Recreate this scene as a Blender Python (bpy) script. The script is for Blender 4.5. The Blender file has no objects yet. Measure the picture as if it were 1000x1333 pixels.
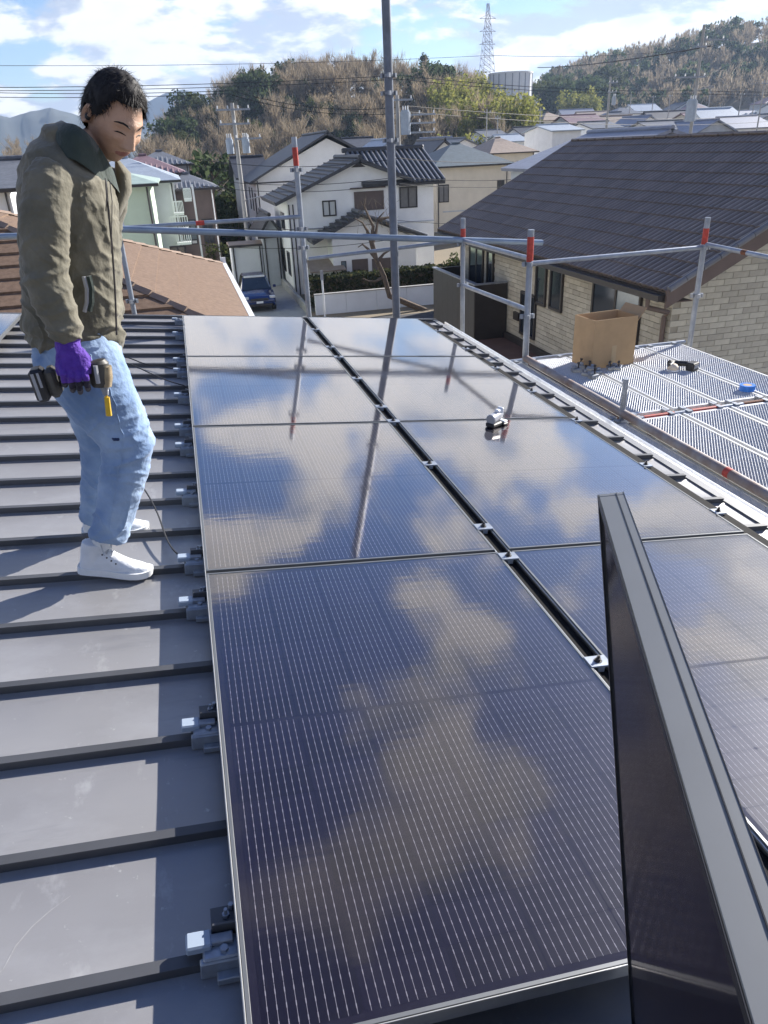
import bpy, bmesh, math, random
from math import sin, cos, tan, pi, radians, sqrt, hypot, atan2, exp
from mathutils import Vector, Matrix, noise
random.seed(7)
scene = bpy.context.scene
COL = scene.collection
# ------------------------------------------------------------------ camera
F_PX, PITCH, ROLL, YAW = 955.53, 0.4619, -0.0462, 0.2381
SL, HP, X0 = 0.106, 1.4275, -0.0992          # roof slope, panel plane below the eye, left edge of the array
FW = Vector((sin(YAW)*cos(PITCH), cos(YAW)*cos(PITCH), -sin(PITCH)))
_rt = Vector((cos(YAW), -sin(YAW), 0)); _up = _rt.cross(FW)
RT = _rt*cos(ROLL) + _up*sin(ROLL); UP = -_rt*sin(ROLL) + _up*cos(ROLL)
cam_d = bpy.data.cameras.new("camera"); cam = bpy.data.objects.new("camera", cam_d); COL.objects.link(cam)
cam_d.sensor_fit = 'VERTICAL'; cam_d.sensor_height = 24; cam_d.sensor_width = 18
cam_d.lens = 24*F_PX/1333; cam_d.clip_start = 0.05; cam_d.clip_end = 20000
cam.matrix_world = Matrix(((RT.x, UP.x, -FW.x, 0), (RT.y, UP.y, -FW.y, 0), (RT.z, UP.z, -FW.z, 0), (0, 0, 0, 1)))
scene.camera = cam
# ------------------------------------------------------------------ light
HAZE = 0.00024
SUN_AZ, SUN_EL = radians(63), radians(25)     # azimuth from +Y towards +X
SKY_STRENGTH, CLOUD, SUN_E = 0.050, 6.9, 3.7
scene.view_settings.view_transform = 'Standard'; scene.view_settings.look = 'None'
scene.view_settings.exposure = 1.82; scene.view_settings.gamma = 1.0; scene.view_settings.use_curve_mapping = False
sd = Vector((sin(SUN_AZ)*cos(SUN_EL), cos(SUN_AZ)*cos(SUN_EL), sin(SUN_EL)))
sun_d = bpy.data.lights.new("sun", 'SUN'); sun = bpy.data.objects.new("sun", sun_d); COL.objects.link(sun)
sun_d.energy = SUN_E; sun_d.angle = radians(0.53); sun_d.color = (1.0, 0.95, 0.88)
sun.rotation_euler = sd.to_track_quat('Z', 'Y').to_euler()
world = bpy.data.worlds.new("World"); scene.world = world; world.use_nodes = True
nt = world.node_tree; nt.nodes.clear(); L = nt.links.new
def N(t, **k):
    n = nt.nodes.new(t)
    for a, b in k.items(): setattr(n, a, b)
    return n
def M2(op, a, b=None, clamp=False):
    n = N('ShaderNodeMath', operation=op, use_clamp=clamp)
    for i, v in enumerate((a, b)):
        if v is None: continue
        if isinstance(v, (int, float)): n.inputs[i].default_value = v
        else: L(v, n.inputs[i])
    return n.outputs[0]
sky = N('ShaderNodeTexSky', sky_type='NISHITA'); sky.sun_disc = False
sky.sun_elevation = SUN_EL; sky.sun_rotation = SUN_AZ; sky.dust_density = 0.3; sky.air_density = 1.0; sky.ozone_density = 2.5
tc = N('ShaderNodeTexCoord'); sp = N('ShaderNodeSeparateXYZ'); L(tc.outputs['Generated'], sp.inputs[0])
zc = M2('MAXIMUM', sp.outputs[2], 0.0); zz = M2('ADD', zc, 0.30)
cx = M2('DIVIDE', sp.outputs[0], zz); cy = M2('DIVIDE', sp.outputs[1], zz)
cb = N('ShaderNodeCombineXYZ'); L(cx, cb.inputs[0]); L(cy, cb.inputs[1]); cb.inputs[2].default_value = 3.7
def nz(vec, sc, det, rough, dist=0.0, off=(0, 0, 0)):
    mp = N('ShaderNodeMapping'); mp.inputs['Location'].default_value = off; L(vec, mp.inputs[0])
    n = N('ShaderNodeTexNoise'); n.inputs['Scale'].default_value = sc; n.inputs['Detail'].default_value = det
    n.inputs['Roughness'].default_value = rough; n.inputs['Distortion'].default_value = dist; L(mp.outputs[0], n.inputs['Vector']); return n.outputs[0]
def ramp(v, stops, mode='EASE'):
    r = N('ShaderNodeValToRGB'); r.color_ramp.interpolation = mode
    e = r.color_ramp.elements
    while len(e) < len(stops): e.new(0.5)
    for el, (p, c) in zip(e, stops): el.position = p; el.color = c if len(c) == 4 else (*c, 1)
    L(v, r.inputs[0]); return r.outputs[0]
SKY_OFF = (1.3, 0.4, 0)
n1 = nz(cb.outputs[0], 2.7, 10, 0.56, 0.1, SKY_OFF)
n2 = nz(cb.outputs[0], 2.7, 5, 0.53, 0.1, (SKY_OFF[0]+0.065, SKY_OFF[1]+0.035, 0.07))
n1c = M2('ADD', n1, M2('MULTIPLY', M2('SUBTRACT', 0.36, zc), 0.22))
mask = ramp(n1c, [(0.462, (0, 0, 0)), (0.545, (1, 1, 1))])
lit = ramp(M2('ADD', M2('SUBTRACT', n1, n2), 0.5), [(0.44, (0.43, 0.47, 0.56)), (0.54, (1.0, 0.975, 0.93))])
core = ramp(n1, [(0.55, (1, 1, 1)), (0.80, (0.62, 0.64, 0.70))])
mx = N('ShaderNodeMix', data_type='RGBA', blend_type='MULTIPLY'); mx.inputs[0].default_value = 1.0; L(lit, mx.inputs[6]); L(core, mx.inputs[7])
sc = N('ShaderNodeMix', data_type='RGBA', blend_type='MULTIPLY'); sc.inputs[0].default_value = 1.0; L(mx.outputs[2], sc.inputs[6]); sc.inputs[7].default_value = (CLOUD, CLOUD, CLOUD, 1)
cm = N('ShaderNodeMix', data_type='RGBA'); hs = N('ShaderNodeHueSaturation'); hs.inputs['Hue'].default_value = 0.518; hs.inputs['Saturation'].default_value = 1.38; hs.inputs['Value'].default_value = 0.82; L(sky.outputs[0], hs.inputs['Color']); L(mask, cm.inputs[0]); L(hs.outputs[0], cm.inputs[6]); L(sc.outputs[2], cm.inputs[7])
bg = N('ShaderNodeBackground'); bg.inputs['Strength'].default_value = SKY_STRENGTH; L(cm.outputs[2], bg.inputs[0])
wo = N('ShaderNodeOutputWorld'); L(bg.outputs[0], wo.inputs[0])
scene.cycles.max_bounces = 8; scene.cycles.transparent_max_bounces = 16; scene.cycles.volume_bounces = 0
scene.cycles.use_denoising = True
# ------------------------------------------------------------------ helpers
def ray(px, py): return FW + RT*((px-500)/F_PX) - UP*((py-666.5)/F_PX)
def py_(px, py, Y): d = ray(px, py); return d*(Y/d.y)       # the point seen there at depth Y
def pz_(px, py, Z): d = ray(px, py); return d*(Z/d.z)
def px_(px, py, X): d = ray(px, py); return d*(X/d.x)
RM = Matrix(((cos(SL), 0, sin(SL), X0), (0, 1, 0, 0), (-sin(SL), 0, cos(SL), -HP), (0, 0, 0, 1)))   # roof frame: v down-slope, u along eave, n normal
ROOF_N = -0.115
def roofM(v, u, n=ROOF_N, rz=0.0): return RM @ Matrix.Translation((v, u, n)) @ Matrix.Rotation(rz, 4, 'Z')
def tag(o, label=None, cat=None, group=None, kind=None):
    if label: o['label'] = label
    if cat: o['category'] = cat
    if group: o['group'] = group
    if kind: o['kind'] = kind
    return o
def thing(name, label, cat, M=None, group=None):
    o = bpy.data.objects.new(name, None); o.empty_display_size = 0.2; COL.objects.link(o)
    if M is not None: o.matrix_world = M if isinstance(M, Matrix) else Matrix.Translation(M)
    return tag(o, label, cat, group)
class MB:
    def __init__(s, M=None): s.v = []; s.f = []; s.mi = []; s.M = M; s.cur = 0
    def add(s, vs, fs, M=None):
        b = len(s.v); T = M if M is not None else s.M
        s.v += [tuple(T @ Vector(p)) if T is not None else tuple(p) for p in vs]
        s.f += [tuple(i+b for i in f) for f in fs]; s.mi += [s.cur]*len(fs); return s
    def box(s, a, b, M=None):
        (x0, y0, z0), (x1, y1, z1) = a, b
        return s.add([(x0,y0,z0),(x1,y0,z0),(x1,y1,z0),(x0,y1,z0),(x0,y0,z1),(x1,y0,z1),(x1,y1,z1),(x0,y1,z1)],
            [(3,2,1,0),(4,5,6,7),(0,1,5,4),(1,2,6,5),(2,3,7,6),(3,0,4,7)], M)
    def bev(s, a, b, r, M=None):           # box with chamfered edges
        (x0, y0, z0), (x1, y1, z1) = a, b; vs = []; 
        for X, sx in ((x0, 1), (x1, -1)):
            for Y, sy in ((y0, 1), (y1, -1)):
                for Z, sz in ((z0, 1), (z1, -1)):
                    vs += [(X, Y+sy*r, Z+sz*r), (X+sx*r, Y, Z+sz*r), (X+sx*r, Y+sy*r, Z)]
        bm = bmesh.new(); [bm.verts.new(p) for p in vs]; bmesh.ops.convex_hull(bm, input=bm.verts); bm.normal_update(); bm.verts.index_update()
        bmesh.ops.dissolve_limit(bm, angle_limit=0.02, verts=bm.verts, edges=bm.edges); bm.verts.index_update()
        vv = [tuple(v.co) for v in bm.verts]; ff = [tuple(v.index for v in f.verts) for f in bm.faces]; bm.free()
        return s.add(vv, ff, M)
    def tube(s, p, q, r, n=10, r2=None, cap=True):
        p = Vector(p); q = Vector(q); r2 = r if r2 is None else r2; d = (q-p)
        if d.length < 1e-6: return s
        a = d.normalized().orthogonal().normalized(); b = d.normalized().cross(a); vs = []
        for c, rr in ((p, r), (q, r2)):
            for i in range(n): t = 2*pi*i/n; vs.append(c + a*(rr*cos(t)) + b*(rr*sin(t)))
        fs = [(i, (i+1) % n, n+(i+1) % n, n+i) for i in range(n)]
        if cap: fs += [tuple(range(n-1, -1, -1)), tuple(range(n, 2*n))]
        return s.add(vs, fs)
    def path(s, pts, r, n=8):
        rs = r if isinstance(r, (list, tuple)) else [r]*len(pts); pts = [Vector(p) for p in pts]; vs = []; fs = []
        up = None
        for i, p in enumerate(pts):
            d = (pts[min(i+1, len(pts)-1)] - pts[max(i-1, 0)]).normalized()
            if up is None: up = d.orthogonal().normalized()
            a = (up - d*up.dot(d)).normalized(); up = a; b = d.cross(a)
            for k in range(n): t = 2*pi*k/n; vs.append(p + a*(rs[i]*cos(t)) + b*(rs[i]*sin(t)))
        for i in range(len(pts)-1):
            for k in range(n): fs.append((i*n+k, i*n+(k+1) % n, (i+1)*n+(k+1) % n, (i+1)*n+k))
        fs += [tuple(range(n-1, -1, -1)), tuple(range((len(pts)-1)*n, len(pts)*n))]
        return s.add(vs, fs)
    def lathe(s, prof, n=16, M=None):
        vs = []; fs = []
        for r, z in prof:
            for k in range(n): t = 2*pi*k/n; vs.append((r*cos(t), r*sin(t), z))
        for i in range(len(prof)-1):
            for k in range(n): fs.append((i*n+k, i*n+(k+1) % n, (i+1)*n+(k+1) % n, (i+1)*n+k))
        fs += [tuple(range(n-1, -1, -1)), tuple(range((len(prof)-1)*n, len(prof)*n))]
        return s.add(vs, fs, M)
    def slab(s, poly, t, M=None):          # polygon (3D, planar, counter-clockwise from outside) thickened inwards by t
        P = [Vector(p) for p in poly]; nrm = (P[1]-P[0]).cross(P[2]-P[0]).normalized(); k = len(P)
        vs = P + [p - nrm*t for p in P]
        fs = [tuple(range(k)), tuple(range(2*k-1, k-1, -1))] + [(i+k, (i+1) % k + k, (i+1) % k, i) for i in range(k)]
        return s.add(vs, fs, M)
    def quad(s, a, b, c, d): return s.add([a, b, c, d], [(0, 1, 2, 3)])
    def mesh(s, name, mats):
        me = bpy.data.meshes.new(name); me.from_pydata(s.v, [], s.f)
        for m in (mats if isinstance(mats, (list, tuple)) else [mats]): me.materials.append(m)
        if any(s.mi): me.polygons.foreach_set('material_index', s.mi)
        me.update(); return me
    def build(s, name, mats, parent=None, smooth=False, M=None):
        me = s.mesh(name, mats)
        if smooth:
            me.polygons.foreach_set('use_smooth', [True]*len(me.polygons))
            try: me.set_sharp_from_angle(angle=radians(40))
            except Exception: pass
        return link(name, me, parent, M)
def link(name, me, parent=None, M=None):
    o = bpy.data.objects.new(name, me); COL.objects.link(o)
    if parent is not None: o.parent = parent
    if M is not None:
        if parent is not None: o.matrix_local = M
        else: o.matrix_world = M
    return o
def copy_tree(o, parent=None):
    c = o.copy(); COL.objects.link(c); c.parent = parent
    for ch in o.children: copy_tree(ch, c)
    return c
# ------------------------------------------------------------------ materials
def mat(name, col, rough=0.6, metal=0.0, var=0.12, scale=6.0, bump=0.0, bscale=60.0, spec=0.5, col2=None, stretch=(1, 1, 1), coat=0.0, detail=4):
    m = bpy.data.materials.new(name); m.use_nodes = True; t = m.node_tree; b = t.nodes['Principled BSDF']; lk = t.links.new
    b.inputs['Roughness'].default_value = rough; b.inputs['Metallic'].default_value = metal
    b.inputs['Specular IOR Level'].default_value = spec; b.inputs['Coat Weight'].default_value = coat
    tcn = t.nodes.new('ShaderNodeTexCoord'); mp = t.nodes.new('ShaderNodeMapping'); mp.inputs['Scale'].default_value = stretch; lk(tcn.outputs['Object'], mp.inputs[0])
    nn = t.nodes.new('ShaderNodeTexNoise'); nn.inputs['Scale'].default_value = scale; nn.inputs['Detail'].default_value = detail; nn.inputs['Roughness'].default_value = 0.6; lk(mp.outputs[0], nn.inputs['Vector'])
    r = t.nodes.new('ShaderNodeValToRGB'); lk(nn.outputs[0], r.inputs[0])
    c2 = col2 or tuple(c*(1+var) for c in col); c1 = tuple(c*(1-var) for c in col) if col2 is None else col
    r.color_ramp.elements[0].position = 0.32; r.color_ramp.elements[1].position = 0.68
    r.color_ramp.elements[0].color = (*c1, 1); r.color_ramp.elements[1].color = (*c2, 1)
    lk(r.outputs[0], b.inputs['Base Color'])
    if bump:
        n2 = t.nodes.new('ShaderNodeTexNoise'); n2.inputs['Scale'].default_value = bscale; n2.inputs['Detail'].default_value = 3; lk(mp.outputs[0], n2.inputs['Vector'])
        bp = t.nodes.new('ShaderNodeBump'); bp.inputs['Strength'].default_value = bump; bp.inputs['Distance'].default_value = 0.01; lk(n2.outputs[0], bp.inputs['Height']); lk(bp.outputs[0], b.inputs['Normal'])
    return m
MT = {}
def mk(key, *a, **k): MT[key] = mat(key, *a, **k); return MT[key]
mk('galvanised', (0.29, 0.325, 0.38), 0.42, 0.45, 0.18, 9, 0.05, 40)
mk('galvanised_dull', (0.28, 0.305, 0.345), 0.5, 0.45, 0.25, 14, 0.06, 60)
mk('zinc_blue', (0.24, 0.30, 0.38), 0.45, 0.4, 0.15, 5)
mk('steel_bright', (0.72, 0.73, 0.74), 0.28, 0.75, 0.1, 20)
mk('band_red', (0.42, 0.045, 0.03), 0.55, 0, 0.3, 30)
mk('rust', (0.17, 0.065, 0.035), 0.85, 0, 0.4, 25, 0.2, 90)
mk('seam_metal', (0.075, 0.078, 0.086), 0.45, 0.25, 0.12, 4)
mk('eave_metal', (0.24, 0.24, 0.24), 0.4, 0.3, 0.12, 4)
mk('black_rail_gap_shade', (0.008, 0.008, 0.009), 0.85, 0, 0.3, 20, spec=0.15)  # for the edge rail and the shade painted into the panel gap
mk('frame_black', (0.028, 0.029, 0.033), 0.38, 0.5, 0.15, 8)
mk('frame_silver', (0.55, 0.55, 0.53), 0.35, 0.7, 0.1, 8)
mk('frame_bronze', (0.15, 0.158, 0.166), 0.42, 0.45, 0.06, 4)
mk('backsheet', (0.012, 0.0105, 0.024), 0.7, 0, 0.1, 20, spec=0.1)
mk('wall_white', (0.80, 0.80, 0.79), 0.8, 0, 0.05, 1.2, 0.05, 40)
mk('wall_white_blue', (0.68, 0.70, 0.72), 0.8, 0, 0.05, 1.2)
mk('wall_beige', (0.66, 0.60, 0.49), 0.8, 0, 0.06, 1.5)
mk('wall_green', (0.50, 0.60, 0.47), 0.8, 0, 0.05, 1.5)
mk('wall_grey', (0.45, 0.47, 0.50), 0.8, 0, 0.08, 1.5)
mk('wall_brown', (0.13, 0.10, 0.09), 0.8, 0, 0.1, 1.5)
mk('trim_dark', (0.030, 0.027, 0.028), 0.5, 0, 0.15, 5)
mk('trim_white', (0.75, 0.76, 0.77), 0.5, 0, 0.05, 5)
mk('shutter_brown', (0.115, 0.085, 0.075), 0.6, 0, 0.1, 5)
mk('shutter_grey', (0.16, 0.155, 0.15), 0.6, 0, 0.1, 5)
mk('glass_dark', (0.022, 0.030, 0.042), 0.06, 0, 0.2, 2, spec=0.8)
mk('glass_pale', (0.16, 0.20, 0.22), 0.10, 0, 0.25, 1.5, spec=0.8)
mk('curtain', (0.55, 0.56, 0.54), 0.9, 0, 0.08, 12, stretch=(6, 6, 0.3))
mk('tile_dark', (0.055, 0.048, 0.050), 0.42, 0, 0.30, 1.6, 0.05, 40)
mk('tile_purple', (0.15, 0.124, 0.108), 0.38, 0, 0.22, 9)
mk('tile_grey', (0.12, 0.125, 0.135), 0.42, 0, 0.25, 5)
mk('tile_charcoal', (0.045, 0.047, 0.055), 0.5, 0, 0.25, 5)
mk('slate_green', (0.11, 0.14, 0.155), 0.6, 0, 0.15, 3)
mk('metal_paleblue', (0.34, 0.39, 0.45), 0.45, 0.2, 0.1, 3)
mk('roof_bluegrey', (0.22, 0.24, 0.30), 0.5, 0.1, 0.12, 3)
mk('roof_pink', (0.20, 0.125, 0.135), 0.5, 0, 0.15, 3)
mk('roof_tan', (0.30, 0.235, 0.185), 0.6, 0, 0.15, 3)
mk('roof_greentin', (0.34, 0.43, 0.38), 0.5, 0.2, 0.1, 3)
mk('concrete', (0.36, 0.35, 0.33), 0.9, 0, 0.12, 2, 0.15, 30)
mk('concrete_pole', (0.33, 0.325, 0.315), 0.85, 0, 0.1, 4)
mk('asphalt', (0.055, 0.055, 0.058), 0.9, 0, 0.15, 8, 0.2, 150)
mk('soil', (0.115, 0.095, 0.065), 0.95, 0, 0.0, 0.35, 0.3, 6, col2=(0.16, 0.15, 0.085))
mk('terracotta', (0.15, 0.085, 0.065), 0.8, 0, 0.12, 3)
mk('cable_black', (0.018, 0.018, 0.02), 0.6, 0, 0.1, 5)
mk('insulator', (0.75, 0.76, 0.76), 0.35, 0, 0.05, 5)
mk('cardboard', (0.40, 0.275, 0.155), 0.85, 0, 0.07, 9, 0.04, 80)
mk('cardboard_in', (0.33, 0.225, 0.125), 0.9, 0, 0.07, 9)
mk('tape', (0.43, 0.32, 0.19), 0.35, 0, 0.05, 9)
mk('plastic_black', (0.018, 0.018, 0.02), 0.45, 0, 0.2, 20)
mk('plastic_grey', (0.30, 0.31, 0.33), 0.5, 0, 0.1, 20)
mk('plastic_white', (0.75, 0.77, 0.80), 0.4, 0, 0.06, 10)
mk('cap_white', (0.30, 0.36, 0.44), 0.45, 0, 0.04, 10)
mk('tape_blue', (0.02, 0.17, 0.60), 0.35, 0, 0.1, 20)
mk('cream', (0.72, 0.60, 0.45), 0.6, 0, 0.08, 15)
mk('bark', (0.115, 0.085, 0.062), 0.95, 0, 0.3, 8, 0.3, 30)
mk('car_blue', (0.012, 0.030, 0.125), 0.22, 0.2, 0.05, 3, coat=0.8)
mk('chrome', (0.75, 0.75, 0.75), 0.15, 1.0, 0.05, 5)
mk('rubber', (0.02, 0.02, 0.02), 0.8, 0, 0.1, 10)
mk('lamp_glass', (0.65, 0.67, 0.70), 0.1, 0.2, 0.1, 30)
mk('clamp_blue', (0.32, 0.35, 0.39), 0.4, 0.6, 0.15, 25)
mk('rusty_pipe', (0.36, 0.37, 0.39), 0.6, 0.2, 0, 3.5, 0.1, 60, col2=(0.20, 0.12, 0.085), detail=6)

def roof_metal():
    m = mat('roof_metal', (0.285, 0.282, 0.286), 0.38, 0.35, 0.07, 1.1, 0.03, 3, stretch=(0.8, 2.0, 1), detail=6)
    t = m.node_tree; b = t.nodes['Principled BSDF']; lk = t.links.new; src = b.inputs['Base Color'].links[0].from_socket
    tcn = t.nodes.new('ShaderNodeTexCoord')
    def blot(scale, lo, hi, stretch, col, amt, prev):
        mp = t.nodes.new('ShaderNodeMapping'); mp.inputs['Scale'].default_value = stretch; lk(tcn.outputs['Object'], mp.inputs[0])
        n = t.nodes.new('ShaderNodeTexNoise'); n.inputs['Scale'].default_value = scale; n.inputs['Detail'].default_value = 8; n.inputs['Roughness'].default_value = .65; lk(mp.outputs[0], n.inputs['Vector'])
        r = t.nodes.new('ShaderNodeMapRange'); r.inputs[1].default_value = lo; r.inputs[2].default_value = hi; r.inputs[4].default_value = amt; lk(n.outputs[0], r.inputs[0])
        x = t.nodes.new('ShaderNodeMix'); x.data_type = 'RGBA'; lk(r.outputs[0], x.inputs[0]); lk(prev, x.inputs[6]); x.inputs[7].default_value = (*col, 1); return x.outputs[2], r.outputs[0]
    c, _ = blot(2.3, .50, .68, (1, 1.6, 1), (0.36, 0.36, 0.37), .55, src)          # chalky dust
    c, _ = blot(6.5, .60, .72, (1.5, .8, 1), (0.44, 0.44, 0.44), .6, c)           # pale scuffs
    c, _ = blot(3.1, .58, .74, (.5, 3, 1), (0.17, 0.175, 0.19), .5, c)            # darker water streaks
    c, f = blot(38, .66, .72, (1, 1, 1), (0.55, 0.55, 0.54), .5, c)               # spots
    lk(c, b.inputs['Base Color'])
    n = t.nodes.new('ShaderNodeTexNoise'); n.inputs['Scale'].default_value = 4; n.inputs['Detail'].default_value = 6; lk(tcn.outputs['Object'], n.inputs['Vector'])
    r = t.nodes.new('ShaderNodeMapRange'); r.inputs[3].default_value = .28; r.inputs[4].default_value = .55; lk(n.outputs[0], r.inputs[0]); lk(r.outputs[0], b.inputs['Roughness'])
    return m
MT['roof_metal'] = roof_metal()
mk('mesh_zinc', (0.50, 0.52, 0.55), 0.5, 0.3, 0.12, 30)
mk('pole_steel', (0.135, 0.155, 0.195), 0.45, 0.35, 0.18, 7, 0.05, 40)
# ================================================================== ground and hills
def prof(pts):                              # skyline pixels -> (azimuth, tangent of elevation)
    o = []
    for x, y in pts:
        d = ray(x, y); o.append((atan2(d.x, d.y), d.z/hypot(d.x, d.y)))
    return o
def interp(p, a):
    if a <= p[0][0]: return p[0][1]
    for (a0, t0), (a1, t1) in zip(p, p[1:]):
        if a <= a1: return t0 + (t1-t0)*(a-a0)/(a1-a0)
    return p[-1][1]
GZ = -7.3
P_MID = prof([(120, 205), (175, 196), (215, 158), (250, 135), (310, 115), (370, 98), (420, 88), (480, 90), (550, 97), (600, 104), (650, 118), (690, 142), (715, 170), (740, 185)])
P_RIGHT = prof([(600, 178), (650, 155), (690, 124), (730, 95), (770, 80), (860, 60), (940, 38), (1000, 30), (1100, 24), (1400, 18)])
P_LEFT = prof([(-500, 195), (-100, 178), (0, 180), (45, 188), (120, 194), (190, 196), (230, 215)])
def sstep(a, b, x): t = max(0, min(1, (x-a)/(b-a))); return t*t*(3-2*t)
HILLS = [(P_MID, 135, 250, 7.5), (P_RIGHT, 330, 520, 9.0), (P_LEFT, 150, 260, 6.0)]
def height(a, D):
    z = GZ + max(0, D-85)*0.040*sstep(radians(6), radians(24), a)*(1 if D < 330 else 330/D)
    b = z
    for P, d0, d1, th in HILLS:
        zt = d1*interp(P, a) - th
        z = max(z, b + (zt-b)*sstep(d0, d1, D)) if zt > b else z
    return z + 0.6*noise.noise(Vector((a*40, D*0.05, 0)))*sstep(100, 160, D)
mb = MB(); na = 300; A0, A1 = radians(-180), radians(180)
Ds = [0.5, 20, 40, 60, 80, 95, 110] + [120+7*i for i in range(60)] + [560, 620, 700, 900, 1500, 2400]
for D in Ds:
    for i in range(na+1):
        a = A0+(A1-A0)*i/na
        z = height(a, D) if D <= 700 else -12.0
        mb.v.append((D*sin(a), D*cos(a), z))
for j in range(len(Ds)-1):
    for i in range(na): mb.f.append((j*(na+1)+i, j*(na+1)+i+1, (j+1)*(na+1)+i+1, (j+1)*(na+1)+i))
mb.mi = [0]*len(mb.f)
def hill_mat():
    m = mat('hillside', (0.26, 0.205, 0.135), 0.95, 0, 0, 0.05, 0.8, 0.6, col2=(0.15, 0.13, 0.085)); return m
g = mb.build('ground', hill_mat(), smooth=True); g['kind'] = 'structure'
def mountain(name, pts, D, thick):
    P = prof(pts); m = MB(); K = 12; n = 90
    for k in range(K+1):
        for i in range(n+1):
            a = P[0][0] + (P[-1][0]-P[0][0])*i/n; t = interp(P, a)
            d = D + thick*(k/K-0.5); h = -30 + (d*t+30)*max(0, 1-abs(k/K-0.5)*2)**0.8
            h += 7*noise.fractal(Vector((a*60, k*0.9, 3)), 1, 2, 4)*(k/K)*(1-k/K)*4*(0.3 if k == K//2 else 1)
            m.v.append((d*sin(a), d*cos(a), h))
    for k in range(K):
        for i in range(n): m.f.append((k*(n+1)+i, k*(n+1)+i+1, (k+1)*(n+1)+i+1, (k+1)*(n+1)+i))
    m.mi = [0]*len(m.f)
    o = m.build(name, mat('mountain_forest', (0.030, 0.042, 0.045), 0.95, 0, 0, 0.012, 0.5, 0.05, col2=(0.062, 0.070, 0.066)), smooth=True); o['kind'] = 'structure'
mountain('mountains', [(-420, 172), (-200, 165), (-100, 160), (-40, 158), (0, 149), (12, 153), (35, 147), (68, 140), (90, 147), (110, 153), (150, 165), (200, 178), (260, 190)], 1450, 500)
mountain('mountains', [(120, 185), (160, 150), (195, 131), (215, 121), (238, 116), (256, 120), (275, 127), (330, 142), (420, 160)], 2100, 600)
def strip(name, x0, x1, y0, y1, z, m):
    o = MB().box((x0, y0, z-0.3), (x1, y1, z)).build(name, m); o['kind'] = 'structure'; return o
strip('ground_concrete', 1.2, 5.55, 34.6, 66, GZ+0.03, MT['concrete'])
strip('road', -60, 60, 28.5, 34.5, GZ+0.02, MT['asphalt'])
strip('paved_yard', 2.4, 16.5, -6, 27, GZ+0.03, MT['concrete'])
strip('garden_soil', 5.75, 30, 36.9, 41.9, GZ+0.05, MT['soil'])
# ================================================================== the house being worked on and its roof
PW, PL, GAP, ROWGAP, U0 = 1.198, 1.722, 0.0656, 0.02, 0.7865
SEAM = 0.3385; SEAM0 = 1.04
V_LEFT, V_EAVE, U_FAR = -6.0, 2.86, 8.2
house = thing('house', 'nearest house, low dark grey standing seam metal roof carrying the solar panels', 'house', RM)
k0, k1 = -7, 21
us = [SEAM0+SEAM*k for k in range(k0, k1+1)]
for k, u in enumerate(us):
    b = MB(); u2 = us[k+1] if k+1 < len(us) else U_FAR
    # pan with a very slightly dished sheet
    nx = 12; vs = []; 
    for i in range(nx+1):
        v = V_LEFT+(V_EAVE-V_LEFT)*i/nx
        for j, uu in enumerate((u+0.012, u+0.03, (u+u2)/2, u2-0.03, u2-0.012)):
            d = 0.0016*noise.noise(Vector((v*1.3, uu*4, k))) * (1 if 0 < j < 4 else 0)
            vs.append((v, uu, ROOF_N+d+(0.004 if j in (0, 4) else 0)))
    fs = [(i*5+j, (i+1)*5+j, (i+1)*5+j+1, i*5+j+1) for i in range(nx) for j in range(4)]
    b.add(vs, fs); b.box((V_LEFT, u+0.012, ROOF_N-0.03), (V_EAVE, u2-0.012, ROOF_N-0.006))
    b.build('roof_pan', MT['roof_metal'], house, smooth=True)
    b = MB()
    b.bev((V_LEFT, u-0.0115, ROOF_N-0.02), (V_EAVE-0.07, u+0.0115, ROOF_N+0.030), 0.003)
    b.box((V_LEFT, u-0.0135, ROOF_N+0.024), (V_EAVE-0.072, u+0.0135, ROOF_N+0.0315))
    b.build('roof_seam', MT['seam_metal'], house)
b = MB(); b.box((V_LEFT, U_FAR-0.06, ROOF_N-0.05), (V_EAVE, U_FAR+0.03, ROOF_N+0.012)); b.box((V_LEFT, U_FAR+0.031, ROOF_N-0.14), (V_EAVE, U_FAR+0.05, ROOF_N+0.02))
b.build('verge_flashing', MT['seam_metal'], house)
b = MB(); b.box((V_EAVE-0.055, us[0], ROOF_N-0.004), (V_EAVE+0.004, U_FAR, ROOF_N+0.010)); b.build('eave_trim', MT['eave_metal'], house)
b = MB()
for i in range(6):
    t0, t1 = pi+pi*i/6, pi+pi*(i+1)/6; c = (V_EAVE+0.05, ROOF_N-0.02); r0, r1 = 0.048, 0.044
    b.add([(c[0]+r*cos(t), u, c[1]+r*sin(t)) for u in (us[0], U_FAR) for t in (t0, t1) for r in (r0, r1)], [(0, 2, 6, 4), (1, 5, 7, 3)])
b.box((V_EAVE+0.090, us[0], ROOF_N-0.022), (V_EAVE+0.102, U_FAR, ROOF_N-0.006)); b.box((V_EAVE+0.002, us[0], ROOF_N-0.022), (V_EAVE+0.006, U_FAR, ROOF_N-0.006))
b.build('gutter', MT['steel_bright'], house)
b = MB(RM.inverted()); b.box((-5.4, -1.0, GZ), (2.35, 7.9, -2.05)); b.build('wall', MT['wall_beige'], house)
b = MB(); b.box((V_LEFT+0.05, us[0], ROOF_N-0.16), (V_EAVE-0.02, U_FAR-0.01, ROOF_N-0.04)); b.build('roof_deck', MT['trim_dark'], house)
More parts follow.
